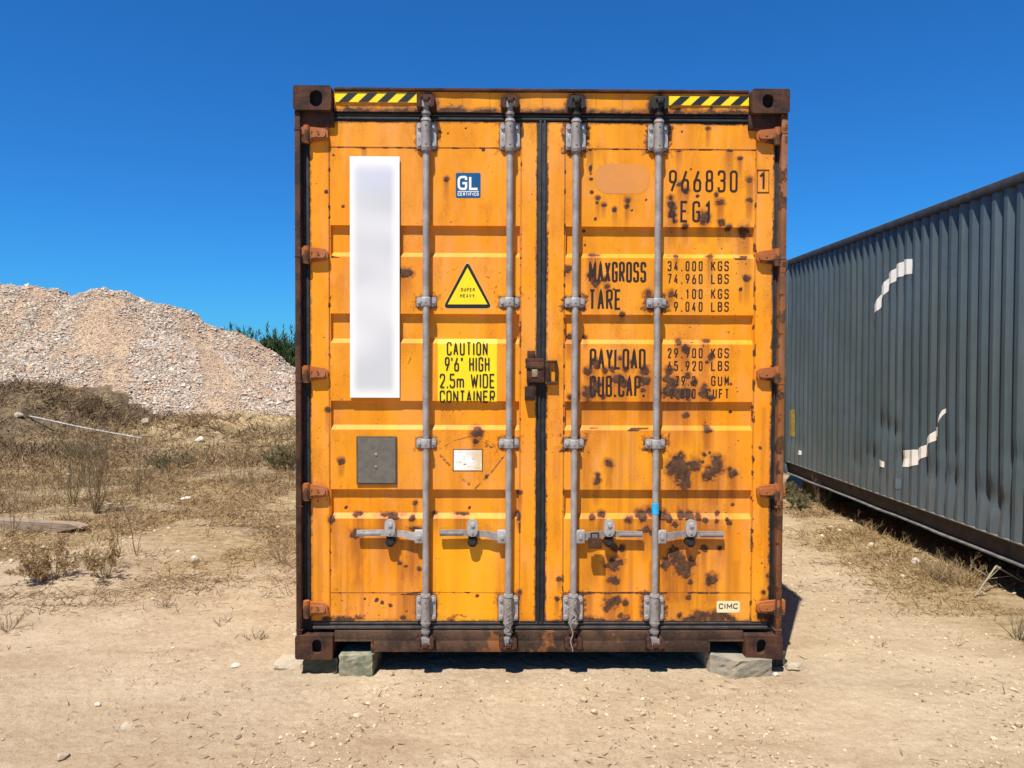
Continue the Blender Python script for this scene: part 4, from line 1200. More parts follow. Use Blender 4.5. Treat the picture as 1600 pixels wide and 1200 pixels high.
sand = n.mix(n.ramp(n.noise(3.2, 5, 0.7, vec=n.mapping((0.6, 1.5, 1), (1, 7, 0))), 0.52, 0.66, 0, 0.35), sand, (0.33, 0.225, 0.13))
straw = n.mix(n.ramp(n.noise(7, 6, 0.7, vec=n.mapping((1, 1.8, 1))), 0.35, 0.65), (0.235, 0.165, 0.080), (0.42, 0.31, 0.165))
straw = n.mix(n.ramp(n.noise(33, 5, 0.7), 0.5, 0.75, 0, 0.6), straw, (0.13, 0.085, 0.045))
col = n.mix(n.math('MULTIPLY', a0, n.ramp(n.noise(5, 6, 0.7), 0.3, 0.55, 0.45, 1.0)), sand, straw)
col = n.mix(n.math('MULTIPLY', a2, n.ramp(n.noise(26, 5, 0.75), 0.40, 0.56, 0.0, 0.9)), col, (0.15, 0.10, 0.06))
col = n.mix(n.math('MULTIPLY', a3, 0.9), col, n.mix(a1, n.mix(n.ramp(n.noise(2.3, 5, 0.7), 0.42, 0.62), (0.085, 0.06, 0.036), (0.20, 0.145, 0.08)), n.mix(n.ramp(n.noise(3.3, 5, 0.7), 0.40, 0.6), (0.24, 0.165, 0.08), (0.50, 0.37, 0.19))))
nb = n.bump(n.noise(22, 6, 0.75), 0.75, 0.035)
nb = n.bump(n.noise(95, 5, 0.75), 0.8, 0.010, nb)
M['earth'] = n.done(col, 0.95, 0, nb, 0.15)
tag(link('ground', me, M['earth']), kind='structure')

# ------------------------------------------------------------------ stones
def rock_mesh(seed, size=(1, 1, 0.6), sub=2):
    bm = bmesh.new(); r = random.Random(seed)
    if sub == 0:      # sharp crushed stone, eight faces
        vs = [bm.verts.new(Vector(p) * r.uniform(.8, 1.15) + Vector((r.uniform(-.3, .3), r.uniform(-.3, .3), r.uniform(-.3, .3)))) for p in
              ((1, 0, 0), (0, 1, 0), (-1, 0, 0), (0, -1, 0), (0, 0, 1), (0, 0, -1))]
        for k in range(4):
            bm.faces.new((vs[k], vs[(k + 1) % 4], vs[4])); bm.faces.new((vs[(k + 1) % 4], vs[k], vs[5]))
        for v in bm.verts: v.co = Vector((v.co.x * size[0], v.co.y * size[1], v.co.z * size[2]))
        me = bpy.data.meshes.new('stone'); bm.to_mesh(me); bm.free()
        return me
    bmesh.ops.create_icosphere(bm, subdivisions=sub, radius=1.0)
    pl = [Vector((r.uniform(-1, 1), r.uniform(-1, 1), r.uniform(-1, 1))).normalized() for _ in range(9)]
    for v in bm.verts:
        d = v.co.normalized(); k = 1.0
        for p in pl:
            q = d.dot(p)
            if q > 0.55: k = min(k, 0.62 / q + 0.05 * r.random())
        v.co = Vector((d.x * size[0], d.y * size[1], d.z * size[2])) * k * r.uniform(0.96, 1.03)
    me = bpy.data.meshes.new('stone'); bm.to_mesh(me); bm.free()
    return me
n = NT('pale_stone')
_, _, _, _, ac = n.attr('tint')
M['gravel'] = n.done(n.mix(n.ramp(n.noise(9, 4), 0.35, 0.7, 0, 0.35), ac, (0.36, 0.27, 0.19)), 0.9, 0, None, 0.2)
M['stone'] = simple('limestone', (0.48, 0.40, 0.29), (0.36, 0.28, 0.19), 25, 0.9, 0, 0.5, 60, 0.004, 0.2)
M['stone_w'] = simple('white_limestone', (0.66, 0.60, 0.50), (0.50, 0.43, 0.33), 25, 0.9, 0, 0.4, 60, 0.004, 0.2)

def scatter_stones(name, pos, size, tint, seed, mat, flat=0.6, parent=None, sub=1):
    """many small stones in one mesh; pos (n,3)"""
    r = np.random.default_rng(seed)
    protos = []
    for k in range(10):
        m = rock_mesh(seed * 50 + k, (1, r.uniform(.65, .95), flat * r.uniform(.8, 1.25)), sub)
        v = np.zeros(len(m.vertices) * 3, np.float32); m.vertices.foreach_get('co', v)
        f = np.zeros(len(m.polygons) * 3, np.int32); m.polygons.foreach_get('vertices', f)
        protos.append((v.reshape(-1, 3), f.reshape(-1, 3))); bpy.data.meshes.remove(m)
    n_ = len(pos); which = r.integers(0, 10, n_)
    Vs = []; Fs = []; Cs = []; base = 0
    for k in range(10):
        idx = np.where(which == k)[0]
        if not len(idx): continue
        v, f = protos[k]
        a = r.uniform(0, 2 * np.pi, len(idx)); b = r.normal(0, 0.45, len(idx))
        ca, sa, cb, sb = np.cos(a), np.sin(a), np.cos(b), np.sin(b)
        Rm = np.stack([np.stack([ca, -sa * cb, sa * sb], -1), np.stack([sa, ca * cb, -ca * sb], -1), np.stack([0 * a, sb, cb], -1)], 1)
        w = np.einsum('nij,vj->nvi', Rm, v) * size[idx][:, None, None] + pos[idx][:, None, :]
        Vs.append(w.reshape(-1, 3))
        Fs.append((f[None] + (base + np.arange(len(idx)) * len(v))[:, None, None]).reshape(-1, 3))
        Cs.append(np.repeat(tint[idx], len(v), 0))
        base += len(idx) * len(v)
    V = np.vstack(Vs); me = np_mesh(name, V, np.vstack(Fs), False)
    at = me.color_attributes.new('tint', 'FLOAT_COLOR', 'POINT')
    c4 = np.ones((len(V), 4), np.float32); c4[:, :3] = np.vstack(Cs)
    at.data.foreach_set('color', c4.ravel())
    return link(name, me, mat, parent)

# gravel heap --------------------------------------------------------
RY = 25.0
ridge_px = np.array([(-420, 500), (-300, 470), (-150, 455), (-40, 450), (0, 445), (30, 447), (60, 449), (95, 453), (112, 460), (125, 465), (140, 459), (155, 454), (172, 452), (205, 457), (225, 466), (240, 473), (268, 477), (300, 488), (325, 508), (355, 518), (385, 521), (410, 537), (445, 562), (462, 576), (520, 612), (580, 640)], float)
rx_ = (ridge_px[:, 0] - 800) / F * RY
rz_ = CAMH - (ridge_px[:, 1] - 568) / F * RY
def heap_h(x, y):
    wobx = x + 0.5 * (fbm(x * 0.3, y * 0.5, 401, 2) - 0.5)
    rz = np.interp(wobx, rx_, rz_)
    d = (RY + 0.35 * (fbm(x * 0.8, y * 0, 402, 2) - 0.5)) - y
    s_ = np.where(d > 0, 0.66 * d, -0.7 * d)
    z = rz - s_ - 0.28 * np.exp(-(d / 0.7) ** 2) * 0.0
    gully = (fbm(x * 0.9 + 0.25 * y, y * 0.12, 403, 3) - 0.5) * 0.55 * sstep(0, 2.0, np.abs(d))
    z = z + gully + (fbm(x * 3, y * 3, 404, 3) - 0.5) * 0.14
    # a lower cone tipped in front of the main heap
    c = 3.05 - 0.60 * np.hypot((x + 12.6) * 0.55, (y - 23.4)) + (fbm(x * 2, y * 2, 405, 3) - 0.5) * 0.15
    c2 = 2.5 - 0.60 * np.hypot((x + 16.5) * 0.6, (y - 22.6)) + (fbm(x * 2, y * 2, 406, 3) - 0.5) * 0.15
    return np.maximum(np.maximum(z, c * 1.0), c2)
hx = np.arange(-26, -2.5, 0.09); hy = np.arange(17.0, 31.5, 0.09)
HXg, HYg = np.meshgrid(hx, hy); HZg = heap_h(HXg, HYg)
fine = sstep(0.465, 0.62, 0.75 * fbm(HXg * 0.75 + 0.35 * HYg, HYg * 0.22, 411, 4) + 0.25 * fbm(HXg * 3, HYg * 3, 415, 3))
HZg = np.maximum(HZg, -0.3)
ny, nx = HXg.shape
i = np.arange((ny - 1) * nx).reshape(ny - 1, nx)[:, :-1].ravel()
heap = empty('gravel_heap', (-12.5, 24.0, 0))
tag(heap, 'tall heap of pale crushed stone with pinkish sandy streaks behind the weeds', 'gravel heap')
Vh = np.stack([HXg + 12.5, HYg - 24.0, HZg], -1).reshape(-1, 3)
me = np_mesh('heap_base', Vh, np.stack([i, i + 1, i + nx + 1, i + nx], -1), True, np.stack([fine] * 4, -1).reshape(-1, 4))
n = NT('heap_fines')
a0 = n.attr()[0]
c = n.mix(n.ramp(n.noise(1.4, 5, 0.6), 0.35, 0.65), (0.40, 0.265, 0.165), (0.46, 0.335, 0.21))
c = n.mix(n.ramp(n.noise(14, 5, 0.7), 0.42, 0.68, 0, 0.6), c, (0.52, 0.41, 0.29))
c = n.mix(n.math('MULTIPLY', n.math('SUBTRACT', 1.0, a0), 0.55), c, (0.30, 0.235, 0.18))
M['heap'] = n.done(c, 0.95, 0, n.bump(n.noise(9, 6, 0.75), 0.7, 0.08), 0.1)
link('heap_base', me, M['heap'], heap)
N = 112000
sx = rng.uniform(-18.5, -5.0, N * 2); sy = rng.uniform(18.3, 25.5, N * 2)
fz = sstep(0.465, 0.62, 0.75 * fbm(sx * 0.75 + 0.35 * sy, sy * 0.22, 411, 4) + 0.25 * fbm(sx * 3, sy * 3, 415, 3))
keep = rng.random(N * 2) < (1.0 - 0.45 * fz)
keep &= heap_h(sx, sy) > ground_h(sx, sy) - 0.05
sx, sy, fz = sx[keep][:N], sy[keep][:N], fz[keep][:N]
sz_ = heap_h(sx, sy)
size = np.clip(rng.lognormal(-3.56, 0.42, len(sx)), 0.014, 0.11) * (1 - 0.5 * fz)
t = rng.random(len(sx))[:, None]
wh = np.array([0.52, 0.445, 0.345]); gy_ = np.array([0.31, 0.275, 0.235]); pk = np.array([0.46, 0.32, 0.215])
mixn = rng.random(len(sx))[:, None]
tint = np.where(mixn < 0.40, wh, np.where(mixn < 0.66, gy_, pk)) * (0.75 + 0.45 * t)
pz_ = np.clip(fz + 0.9 * sstep(-14.2, -16.0, sx) * sstep(0.35, 0.6, fbm(sx, sy * .4, 420, 3)), 0, 1)[:, None]
tint = tint * (1 - 0.55 * pz_) + 0.55 * pz_ * np.array([0.50, 0.345, 0.22])
o = scatter_stones('crushed_stone', np.stack([sx + 12.5, sy - 24.0, sz_ + 0.3 * size], -1), size, tint, 3, M['gravel'], 0.8, heap, 0)
o['kind'] = 'stuff'

# pebbles on the yard -----------------------------------------------
def yard_points(n_, x0, x1, y0, y1, power, seed):
    r = np.random.default_rng(seed)
    y = y0 + (y1 - y0) * r.random(n_) ** power
    u = r.uniform(-0.72, 0.72, n_)
    x = u * y
    m = (x > x0) & (x < x1)
    m &= ~((np.abs(x - 0.14) < 1.23) & (y > 3.86))
    return x[m], y[m]
x, y = yard_points(30000, -9, 6, 2.75, 13, 1.7, 61)
dn = fbm(x * 1.3, y * 1.3, 501, 3)
cl = (fbm(x * 0.6, y * 1.0, 502, 2) + 0.35 * ((x > 1.2) & (y < 5.5))) > 0.40
m = (rng.random(len(x)) < sstep(0.28, 0.7, dn)) & cl
x, y = x[m], y[m]
size = np.clip(rng.lognormal(-5.35, 0.52, len(x)), 0.0022, 0.024) * (0.8 + 0.10 * y)
t = rng.random(len(x))[:, None]
tint = np.where(rng.random(len(x))[:, None] < 0.6, np.array([0.50, 0.395, 0.26]), np.array([0.33, 0.25, 0.165])) * (0.75 + 0.5 * t)
o = scatter_stones('pebbles', np.stack([x, y, ground_h(x, y) + size * 0.2], -1), size, tint, 5, M['gravel'], 0.6)
o['kind'] = 'stuff'
# coarser white rubble in the weeds
x, y = yard_points(1100, -9, 6, 5.5, 15, 1.0, 62)
m = fbm(x * 0.9, y * 0.9, 503, 3) > 0.50
x, y = x[m], y[m]
size = np.clip(rng.lognormal(-4.1, 0.5, len(x)), 0.006, 0.06)
tint = np.array([0.54, 0.44, 0.30]) * (0.6 + 0.5 * rng.random(len(x)))[:, None]
o = scatter_stones('rubble', np.stack([x, y, ground_h(x, y) + size * 0.2], -1), size, tint, 6, M['gravel'], 0.6)
o['kind'] = 'stuff'

# single stones that can be picked out
for k, (px, py, s_, mt, fl, lab) in enumerate((
    (201, 1139, 0.045, 'stone', .45, 'flat tan stone lying alone on the bare sand at lower left'),
    (98, 1188, 0.032, 'stone', .6, 'dark edged lump of stone near the lower left corner'),
    (152, 1106, 0.018, 'stone_w', .7, 'small bright pebble above and left of the flat tan stone'),
    (289, 781, 0.085, 'stone_w', .35, 'long white slab of stone among the straw left of the container'),
    (305, 879, 0.050, 'stone_w', .8, 'white angular stone on the straw between weeds and container'),
    (370, 1044, 0.028, 'stone_w', .6, 'white stone beside the concrete block under the left corner'),
    (371, 1154, 0.022, 'stone', .7, 'tan pebble on the sand below the left corner block'),
    (28, 652, 0.11, 'stone', .6, 'yellowish boulder high on the dark bank at far left'),
    (228, 662, 0.12, 'stone', .7, 'yellowish rock at the top of the bank below the gravel heap'),
    (312, 690, 0.11, 'stone_w', .7, 'pale rock on the straw slope below the gravel heap'),
    (1431, 881, 0.050, 'stone_w', .8, 'white stone on the dry grass beside the grey container'),
    (612, 1057, 0.020, 'stone', .7, 'pale stone in front of the dark gap beneath the doors'),
    (1240, 1046, 0.060, 'stone', .45, 'flat grey stone by the right corner of the orange container'),
    (1212, 1056, 0.022, 'stone_w', .7, 'small white stone under the right corner casting'),
    (562, 1052, 0.026, 'stone', .7, 'chipped stone leaning on the mossy block'),
    (455, 1040, 0.10, 'stone', .5, 'sandy rock half buried left of the corner block'),
)):
    g_ = Gp(px, py)
    o = link('stone', rock_mesh(900 + k, (1, .75, fl), 3), M[mt], None, (g_.x, g_.y, g_.z + s_ * fl * 0.35), (0, 0, k * 1.3))
    o.scale = (s_, s_, s_)
    tag(o, lab, 'stone')

# concrete blocks beneath the container ------------------------------
def rough_block(name, pts_xy, z0, z1, mat, label, seed, tilt=(0, 0, 0)):
    bm = bmesh.new()
    vs = [bm.verts.new((a, b, z0)) for a, b in pts_xy]
    f = bm.faces.new(vs)
    r = bmesh.ops.extrude_face_region(bm, geom=[f])
    for g in r['geom']:
        if isinstance(g, bmesh.types.BMVert): g.co.z = z1
    bmesh.ops.recalc_face_normals(bm, faces=bm.faces)
    bmesh.ops.subdivide_edges(bm, edges=bm.edges, cuts=5, use_grid_fill=True)
    rr = random.Random(seed)
    for v in bm.verts: v.co += Vector((rr.gauss(0, 1), rr.gauss(0, 1), rr.gauss(0, 1))) * 0.0016
    c_ = Vector((sum(p[0] for p in pts_xy) / len(pts_xy), sum(p[1] for p in pts_xy) / len(pts_xy), 0))
    for v in bm.verts: v.co -= c_
    me = bpy.data.meshes.new(name); bm.to_mesh(me); bm.free()
    o = link(name, me, mat, None, c_, tilt)
    return tag(o, label, 'concrete block')
def wx(px, py, y):          # world x, z at depth y
    v = ray(px, py); t = y / v.y
    return v.x * t, CAMH + v.z * t
xa, _ = wx(466, 1050, 3.86); xb, _ = wx(529, 1050, 3.86)
M['concrete_d'] = simple('dark_concrete', (0.10, 0.095, 0.06), (0.06, 0.06, 0.04), 12, 0.95, 0, 0.5, 40, 0.006, 0.2)  # darker olive-grey concrete for corner blocks and those below the grey container
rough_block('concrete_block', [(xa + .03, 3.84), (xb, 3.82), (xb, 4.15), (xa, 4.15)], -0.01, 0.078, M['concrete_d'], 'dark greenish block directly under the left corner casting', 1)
xa, _ = wx(530, 1050, 3.79); xb, _ = wx(582, 1050, 3.79)
rough_block('concrete_block', [(xa, 3.785), (xb, 3.79), (xb + .01, 4.02), (xa, 4.02)], 0.0, 0.105, M['concrete_g'], 'grey green mossy block in the left fork pocket opening', 2)
xa, _ = wx(1112, 1050, 3.80); xb, _ = wx(1206, 1050, 3.80); xm, _ = wx(1148, 1058, 3.76)
rough_block('concrete_block', [(xa, 3.84), (xm, 3.755), (xb, 3.80), (xb, 4.15), (xa - .03, 4.15)], -0.02, 0.082, M['concrete'], 'broken tilted concrete slab wedged under the right corner', 3, (R(-2), R(2.2), 0))
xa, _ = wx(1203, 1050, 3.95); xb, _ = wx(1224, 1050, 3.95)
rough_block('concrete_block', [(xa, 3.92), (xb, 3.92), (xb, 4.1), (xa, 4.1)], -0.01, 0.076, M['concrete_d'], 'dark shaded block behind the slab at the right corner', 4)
for sx in (-1, 1):
    for yy, nm in ((9.5, 'middle'), (15.6, 'far end')):
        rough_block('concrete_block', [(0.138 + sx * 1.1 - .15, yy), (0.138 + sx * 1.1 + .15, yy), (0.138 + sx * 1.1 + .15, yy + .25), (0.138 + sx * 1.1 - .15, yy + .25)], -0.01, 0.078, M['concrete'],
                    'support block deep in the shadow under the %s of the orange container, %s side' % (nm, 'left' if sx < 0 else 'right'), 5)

# ================================================================== GREY CONTAINER
GX, GY0, GY1 = 3.32, -2.72, 9.47
GZ0, GZ1 = 0.222, 2.815
gr = empty('shipping_container', (GX + 1.219, (GY0 + GY1) / 2, GZ0))
tag(gr, 'long dark blue grey corrugated container on the right with worn white paint marks', 'shipping container')
def gl(x, y, z): return (x - gr.location.x, y - gr.location.y, z - gr.location.z)
n = NT('grey_blue_paint')
wv = n.attr()
c = n.mix(n.ramp(n.noise(1.1, 3), 0.35, 0.65), (0.066, 0.094, 0.100), (0.078, 0.112, 0.134))
c = n.mix(n.ramp(n.noise(10, 5, 0.6, vec=n.mapping((1, 1, 0.06))), 0.40, 0.75, 0, 0.7), c, (0.115, 0.145, 0.135))
c = n.mix(n.ramp(n.noise(17, 5, 0.7, vec=n.mapping((1, 1, 0.14), (4, 4, 2))), 0.52, 0.8, 0, 0.6), c, (0.05, 0.060, 0.072))
c = n.mix(n.ramp(n.noise(45, 4, 0.7, vec=n.mapping((1, 1, 0.5))), 0.66, 0.76, 0, 0.5), c, (0.22, 0.23, 0.21))
c = n.mix(n.ramp(n.noise(6, 6, 0.7, vec=n.mapping((1, 1, 0.4), (9, 1, 1))), 0.68, 0.80, 0, 0.4), c, (0.09, 0.06, 0.045))
c = n.mix(n.math('MULTIPLY', wv[0], n.ramp(n.noise(30, 5, 0.7, vec=n.mapping((1, 1, 0.2))), 0.35, 0.7, 0.0, 1.0)), c, (0.14, 0.12, 0.10))
M['grey'] = n.done(c, 0.52, 0, n.bump(n.noise(5, 3), 0.25, 0.02), 0.4)
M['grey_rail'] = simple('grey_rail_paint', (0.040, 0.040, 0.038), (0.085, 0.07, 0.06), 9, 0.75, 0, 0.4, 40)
M['grey_edge'] = simple('pale_rail_edge', (0.17, 0.165, 0.15), (0.10, 0.09, 0.08), 14, 0.7, 0, 0.4, 40)  # paler tone for the rail flanges

PIT, DEP = 0.1316, 0.036
def wall_dep(y):
    """corrugation depth at y (phase set so that an outer face starts at 5.062)"""
    f = ((np.asarray(y, float) - 5.10) / PIT) % 1.0
    return np.interp(f, [0, 0.27, 0.27 + 0.40, 0.27 + 0.50, 1.0], [0, 0, DEP, DEP, 0]) if False else np.interp(f, [0, 0.14, 0.24, 0.72, 1.0], [DEP, DEP, 0.0 + DEP * 0.0, 0.0, DEP])
# profile, going away from the viewer: inner flat, short ramp out, outer flat, long ramp in
def wall_dep(y):
    f = ((np.asarray(y, float) - 5.062) / PIT) % 1.0
    return np.interp(f, [0.0, 0.20, 0.30, 0.55, 1.0], [DEP, DEP, DEP, 0.0, 0.0])
def wall_dep(y):
    # outer flat 0..0.28 (nearest the viewer first), ramp in (hidden from the viewer) 0.28..0.50, inner 0.50..0.60, long ramp out 0.60..1.0
    f = ((np.asarray(y, float) - 5.062) / PIT) % 1.0
    return np.interp(f, [0.0, 0.28, 0.50, 0.58, 1.0], [0.0, 0.0, DEP, DEP, 0.0])
ys = []
k0 = math.floor((GY0 + 0.18 - 5.062) / PIT)
y = 5.062 + k0 * PIT
while y < GY1 - 0.16:
    for f in (0.0, 0.14, 0.28, 0.39, 0.50, 0.58, 0.72, 0.86):
        q = y + f * PIT
        if GY0 + 0.17 < q < GY1 - 0.16: ys.append(q)
    y += PIT
ys = np.array(ys); zs = np.concatenate([np.linspace(0.38, 2.74, 72)])
Yg, Zg = np.meshgrid(ys, zs)
dent = sstep(0.55, 0.90, fbm(Yg * 2.6, Zg * 3.2, 601, 3)) * 0.010 * sstep(1.35, 0.8, Zg) * sstep(0.36, 0.5, Zg)
dent += (fbm(Yg * 1.1, Zg * 0.9, 602, 2) - 0.5) * 0.014
for (dy, dz, rr, am) in ((6.9, 1.02, .12, .03), (6.7, .98, .09, .03), (6.55, .75, .1, .035), (6.1, .72, .12, .03), (5.8, .70, .11, .035), (5.4, .66, .12, .03), (5.1, .95, .1, .02), (5.25, .62, .1, .03), (7.1, .75, .1, .03), (8.0, 1.05, .08, .012), (7.7, 1.05, .08, .012)):
    dent += am * 0.5 * np.exp(-(((Yg - dy) / rr) ** 2 + ((Zg - dz) / (rr * .8)) ** 2))
Xg = GX + 0.012 + wall_dep(Yg) * (1 - 0.0 * Zg) + dent * (1 - wall_dep(Yg) / DEP * 0.6)
ny, nx = Yg.shape
V = np.stack([Xg - gr.location.x, Yg - gr.location.y, Zg - gr.location.z], -1).reshape(-1, 3)
i = np.arange((ny - 1) * nx).reshape(ny - 1, nx)[:, :-1].ravel()
wr_ = np.clip(sstep(0.95, 0.4, Zg) * 0.55 + 0.12 * sstep(0.01, 0.03, dent), 0, 1)
me = np_mesh('side_wall', V, np.stack([i + 1, i, i + nx, i + nx + 1], -1), True, np.stack([wr_] * 4, -1).reshape(-1, 4))
me.set_sharp_from_angle(angle=R(24))
link('side_wall', me, M['grey'], gr)
def gbox(name, x0, x1, y0, y1, z0, z1, mat, bev=0.004):
    a = gl(x0, y0, z0); b = gl(x1, y1, z1)
    mb = MB(); mb.box(a[0], b[0], a[1], b[1], a[2], b[2], bev)
    return link(name, mb.mesh(name), mat, gr)
gbox('top_rail', GX, GX + 0.06, GY0 + .178, GY1 - .178, 2.742, GZ1 - 0.008, M['grey_rail'])
# bottom rail: channel with paler flanges and a darker set-back web, lower lip a little bent
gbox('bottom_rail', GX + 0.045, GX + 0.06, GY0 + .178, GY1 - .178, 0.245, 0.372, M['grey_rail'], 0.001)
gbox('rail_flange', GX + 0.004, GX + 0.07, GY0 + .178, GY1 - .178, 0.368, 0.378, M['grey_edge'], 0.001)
V = []; Q = []
yy = np.linspace(GY0 + .178, GY1 - .178, 160)
for k, q in enumerate(yy):
    wv_ = 0.006 * (fbm(q * 2.0, 0, 610, 2) - 0.5) * 2
    for a, b in ((0.004, 0.228), (0.004, 0.238), (0.06, 0.246), (0.06, 0.236)):
        V.append(gl(GX + a + wv_, q, b + wv_))
for k in range(len(yy) - 1):
    for j in range(4):
        a = 4 * k + j; b = 4 * k + (j + 1) % 4
        Q.append((a, a + 4, b + 4, b))
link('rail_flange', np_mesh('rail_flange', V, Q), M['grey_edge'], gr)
for yy0 in (GY0, GY1 - 0.178):
    for xx in (GX - 0.002, GX + 2.438 - 0.16):
        for zz in (GZ0, GZ1 - 0.118):
            gbox('corner_casting', xx, xx + 0.162, yy0, yy0 + 0.178, zz, zz + 0.118, M['grey'], 0.010)
        gbox('corner_post', xx + 0.006, xx + 0.15, yy0 + 0.004, yy0 + 0.172, GZ0 + 0.119, GZ1 - 0.119, M['grey'], 0.006)
gbox('roof', GX + 0.061, GX + 2.38, GY0 + .05, GY1 - .05, GZ1 - 0.04, GZ1 - 0.02, M['grey'])
gbox('end_wall', GX + 0.162, GX + 2.28, GY1 - 0.09, GY1 - 0.05, GZ0 + 0.03, GZ1 - 0.041, M['grey'])
gbox('end_wall', GX + 0.162, GX + 2.28, GY0 + 0.05, GY0 + 0.09, GZ0 + 0.03, GZ1 - 0.041, M['grey'])
gbox('side_wall', GX + 2.40, GX + 2.43, GY0 + 0.178, GY1 - 0.178, GZ0 + 0.03, GZ1 - 0.02, M['grey'])
mb = MB()
a = gl(GX + 0.07, GY0 + .2, 0.30); b = gl(GX + 2.38, GY1 - .2, 0.36)
mb.box(a[0], b[0], a[1], b[1], a[2], b[2])
link('floor_frame', mb.mesh('floor_frame', 0), M['grey_rail'], gr)
# white paint left from a large emblem: bands that follow the corrugation
def paint_band(name, pts, mat, label=None):
    """pts: (y, z_low, z_high) along the wall"""
    pts = sorted(pts); Y0, Y1 = pts[0][0], pts[-1][0]
    cand = sorted(set([q for q in ys if Y0 < q < Y1] + list(np.linspace(Y0, Y1, 30))))
    V = []; Q = []
    for q in cand:
        lo = np.interp(q, [p[0] for p in pts], [p[1] for p in pts]); hi = np.interp(q, [p[0] for p in pts], [p[2] for p in pts])
        for z in (lo, (lo + hi) / 2, hi):
            jy = np.argmin(np.abs(ys - q)); dn_ = float(np.interp(z, zs, dent[:, jy]))
            wd_ = float(wall_dep(q))
            V.append(gl(GX + 0.012 + wd_ + dn_ * (1 - wd_ / DEP * .6) - 0.003, q, z))
    for k in range(len(cand) - 1):
        for j in range(2): Q.append((3 * k + 3 + j, 3 * k + j, 3 * k + 1 + j, 3 * k + 4 + j))
    return link(name, np_mesh(name, V, Q), mat, gr)
M['old_white'] = simple('old_white_paint', (0.88, 0.85, 0.76), (0.80, 0.76, 0.66), 25, 0.55, 0, 0.1, 40)
M['old_yellow'] = simple('old_yellow_paint', (0.42, 0.27, 0.04), (0.20, 0.14, 0.05), 25, 0.6, 0, 0.1, 40)
def wp(px, py):
    y = GX * F / (px - 800) ; return y, CAMH + (568 - py) / (px - 800) * GX
def band_px(name, rows, mat):
    pts = []
    for px, pt, pbm in rows:
        y1, zh = wp(px, pt); _, zl = wp(px, pbm)
        pts.append((y1, zl, zh))
    return paint_band(name, pts, mat)
band_px('paint_mark', [(1421.5, 408, 418), (1418, 405, 428), (1409, 406, 430), (1398, 413, 434), (1386, 426, 445), (1376, 443, 463), (1368, 464, 484), (1361, 483, 492)], M['old_white'])
band_px('paint_mark', [(1371, 715, 716), (1374, 718, 729), (1379, 722, 731)], M['old_white'])
band_px('paint_mark', [(1409, 704, 730), (1420, 703, 730), (1431, 703, 726), (1436, 699, 718), (1446, 693, 711), (1448, 683, 695), (1457, 672, 688), (1463, 667, 682)], M['old_white'])
band_px('paint_mark', [(1464, 655, 662), (1468, 641, 650), (1472, 637, 643), (1476, 629, 633)], M['old_white'])
band_px('paint_mark', [(1231, 640, 682), (1239, 640, 683)], M['old_yellow'])
band_px('paint_mark', [(1246.5, 709, 711), (1248, 703, 711), (1250, 705, 711)], M['old_white'])
band_px('paint_mark', [(1399, 748, 764), (1404, 748, 765)], simple('pale_blue_patch', (0.13, 0.17, 0.20), (0.10, 0.14, 0.17), 30, 0.5, 0, 0.1))
for yy0 in (8.6, 2.8, -2.6):
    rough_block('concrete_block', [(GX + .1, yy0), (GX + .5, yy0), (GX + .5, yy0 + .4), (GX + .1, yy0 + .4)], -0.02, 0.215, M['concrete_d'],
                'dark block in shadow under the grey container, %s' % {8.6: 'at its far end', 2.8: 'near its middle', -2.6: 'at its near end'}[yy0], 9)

# ================================================================== PLANTS
def leafy(col, col2, name, rough=0.8):
    n = NT(name)
    oi = n.t.nodes.new('ShaderNodeObjectInfo')
    c = n.mix(n.ramp(n.noise(3, 3), 0.35, 0.65), col, col2)
    return n.done(n.mix(n.ramp(n.noise(25, 2), 0.4, 0.7, 0, 0.5), c, tuple(q * 0.6 for q in col)), rough, 0, None, 0.2)
M['straw'] = leafy((0.36, 0.25, 0.12), (0.24, 0.155, 0.07), 'dry_straw')
M['straw_d'] = leafy((0.115, 0.075, 0.045), (0.20, 0.13, 0.07), 'dead_litter')
M['weed_g'] = leafy((0.13, 0.12, 0.055), (0.20, 0.17, 0.08), 'dusty_green_weed')
M['weed_b'] = leafy((0.17, 0.125, 0.07), (0.26, 0.19, 0.11), 'brown_weed')
M['stalk'] = leafy((0.12, 0.088, 0.05), (0.20, 0.15, 0.09), 'dead_stalk')
M['tree_g'] = leafy((0.030, 0.050, 0.014), (0.048, 0.075, 0.020), 'dark_green_leaves')
M['twig'] = leafy((0.30, 0.24, 0.17), (0.38, 0.30, 0.21), 'dead_branch')

def blades(name, base, dirv, length, width, mat, parent=None, bend=0.3, seed=0):
    """thin bent blades: base (n,3), unit dirv (n,3)"""
    r = np.random.default_rng(seed); n_ = len(base)
    side = np.cross(dirv, r.normal(size=(n_, 3))); side /= np.linalg.norm(side, axis=1)[:, None] + 1e-9
    bd = r.normal(size=(n_, 3)) * bend; bd[:, 2] -= bend * 0.4
    L = length[:, None]; w = width[:, None]
    p0 = base; p1 = base + dirv * L * 0.5 + bd * L * 0.12; p2 = base + dirv * L + bd * L * 0.45
    V = np.stack([p0 - side * w, p0 + side * w, p1 - side * w * .8, p1 + side * w * .8, p2], 1).reshape(-1, 3)
    b = np.arange(n_)[:, None] * 5
    T = np.concatenate([b + np.array([0, 1, 3]), b + np.array([0, 3, 2]), b + np.array([2, 3, 4])], 0)
    return link(name, np_mesh(name, V, T), mat, parent)
def dirs(n_, up, seed):
    r = np.random.default_rng(seed)
    d = r.normal(size=(n_, 3)); d[:, 2] = np.abs(d[:, 2]) * up + 0.02
    return d / np.linalg.norm(d, axis=1)[:, None]

